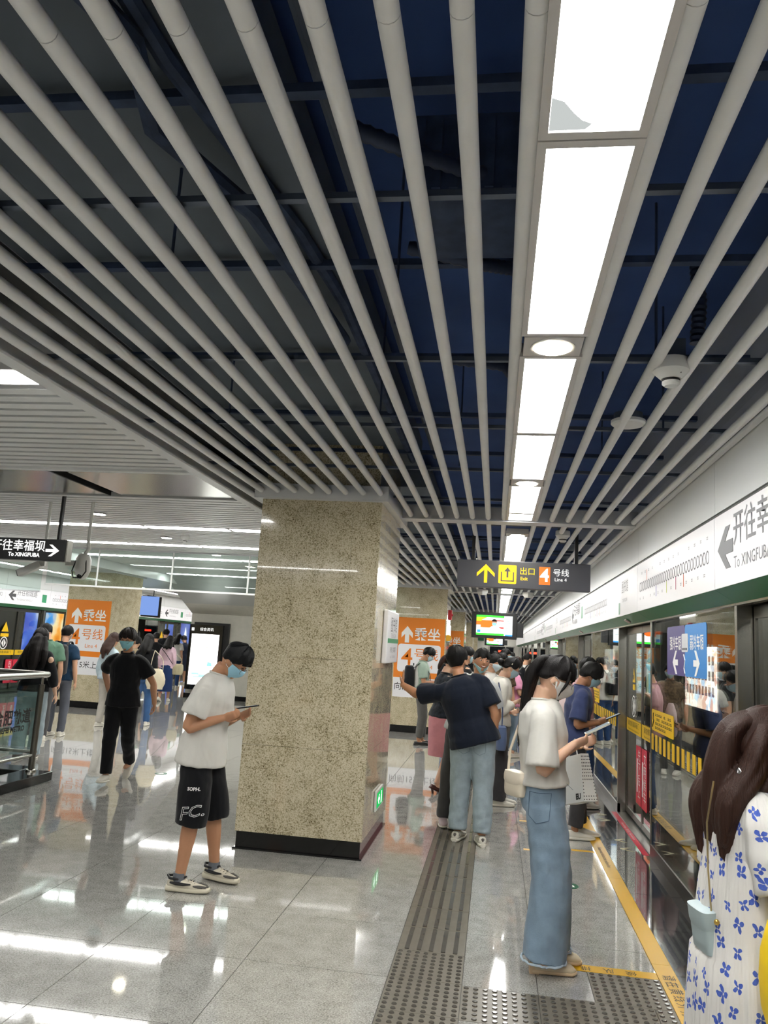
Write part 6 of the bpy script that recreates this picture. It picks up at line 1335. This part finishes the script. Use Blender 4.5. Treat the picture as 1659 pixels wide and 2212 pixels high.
# 20 woman in pink cape top and blue skirt
f=extra(-7.98,18.8,8,1.56,'woman in pink hooded top and long blue skirt walking away','f',cloth('pale_pink','#d8b9c6'),cloth('blue_skirt','#1f3560'),style='long',mk=None,sleeve=1.7,skirt=.60,long=.40,feet={1:(.08,.10,0,4),-1:(-.08,-.12,.03,-4,20)}); tote('tote_bag','small cream bag on the woman in pink',f.W((.27,.0,.66)),f.yaw,.28,.12,.26,'#bdb495',(-.1,0,.5)); b=MB(); b.tube([f.sho[-1]+V((0,-.10,.03)),f.P+V((.0,-.16,.30)),f.P+V((.17,-.10,.06))],.008,6); f.child('bag_strap',b,BK)
# 21.. others near the opposite doors
extra(-9.55,22.2,10,1.74,'man in black T-shirt queueing at the opposite doors','m',BK,GREYP,mk=None)
extra(-9.75,23.6,0,1.62,'woman in white blouse queueing at the opposite doors','f',WH,DEND,style='long',mk=None,long=.42)
extra(-10.3,25.6,60,1.58,'woman in navy dress standing beside the far information board','f',cloth('navy_dress','#1b2336'),cloth('navy_dress'),style='long',mk='#cfd8dc',skirt=.42,head=(20,0,0))
extra(-8.95,20.2,40,1.62,'masked person among the opposite platform queue','f',BK,DEND,style='long',mk='#a9cbd8',head=(10,0,-20))
extra(-8.6,18.2,10,1.66,'dark-haired person by the opposite pillar','f',BK,DEND,style='long',mk=None,long=.4)
extra(-7.35,15.6,-10,1.52,'short woman with a dark bun beyond the walking man','f',cloth('beige','#a9977d'),DEND,style='long',mk=None)
bake_people()
# prints pressed onto the shorts
def line_print(target,pts,m,o,xd,yd,pd,parent,name,r=.0016):
    b=MB(); q=[]
    for a_,c_ in zip(pts[:-1],pts[1:]): q+=[(a_[0]+(c_[0]-a_[0])*t/6,a_[1]+(c_[1]-a_[1])*t/6,0) for t in range(6)]
    b.tube(q+[(pts[-1][0],pts[-1][1],0)],r,6); press(target,b.mesh(name,m),m,o,xd,yd,pd,parent,name)
STC=cloth('stitch_blue','#4f6478'); 
line_print(GJ,[(-.055,.07),(-.06,-.05),(-.02,-.085),(.045,-.06),(.06,.075),(-.055,.07)],STC,(.3,-.045,.86),(0,1,0),(0,0,1),(-1,0,0),GIRL.body,'pocket_seam')
line_print(GJ,[(-.10,0),(-.03,-.004),(.04,-.004),(.11,0)],STC,(.3,.0,.985),(0,1,0),(0,0,1),(-1,0,0),GIRL.body,'waist_seam')
for d in(-1,1):
    b=MB(); A=GIRL.ank[d]+V((0,0,-.005)); rr=random.Random(d); n=48; R0=.122*GIRL.k
    b.tube([A+V((R0*math.cos(2*PI*i/n),R0*math.sin(2*PI*i/n),-.012+.008*rr.random())) for i in range(n+1)],[.004+.003*rr.random() for _ in range(n+1)],6); GIRL.child('frayed_hem',b,cloth('fray','#aab9c6'),True)
for x_ in(-.07,.07): line_print(LJ,[(x_-.055,.06),(x_+.055,.06),(x_+.05,-.05),(x_,-.075),(x_-.05,-.05),(x_-.055,.06)],cloth('stitch_pale','#6f7f88'),(0,-.3,.84),(1,0,0),(0,0,1),(0,1,0),LEANMAN.body,'pocket_seam')
put_text(SHORTS,'SOPH.',.030,M_WTX,(.2,.045,.66),(0,1,0),(0,0,1),(-1,0,0),TEEMAN.body,bold=.001,name='small_print')
put_text(SHORTS,'F',.12,M_WTX,(.2,.0,.50),(0,1,.12),(.0,.12,1),(-1,0,0),TEEMAN.body,outline=.0018,name='letter_print'); put_text(SHORTS,'C.',.105,M_WTX,(.2,.078,.52),(0,1,.12),(0,.12,1),(-1,0,0),TEEMAN.body,outline=.0018,name='letter_print')
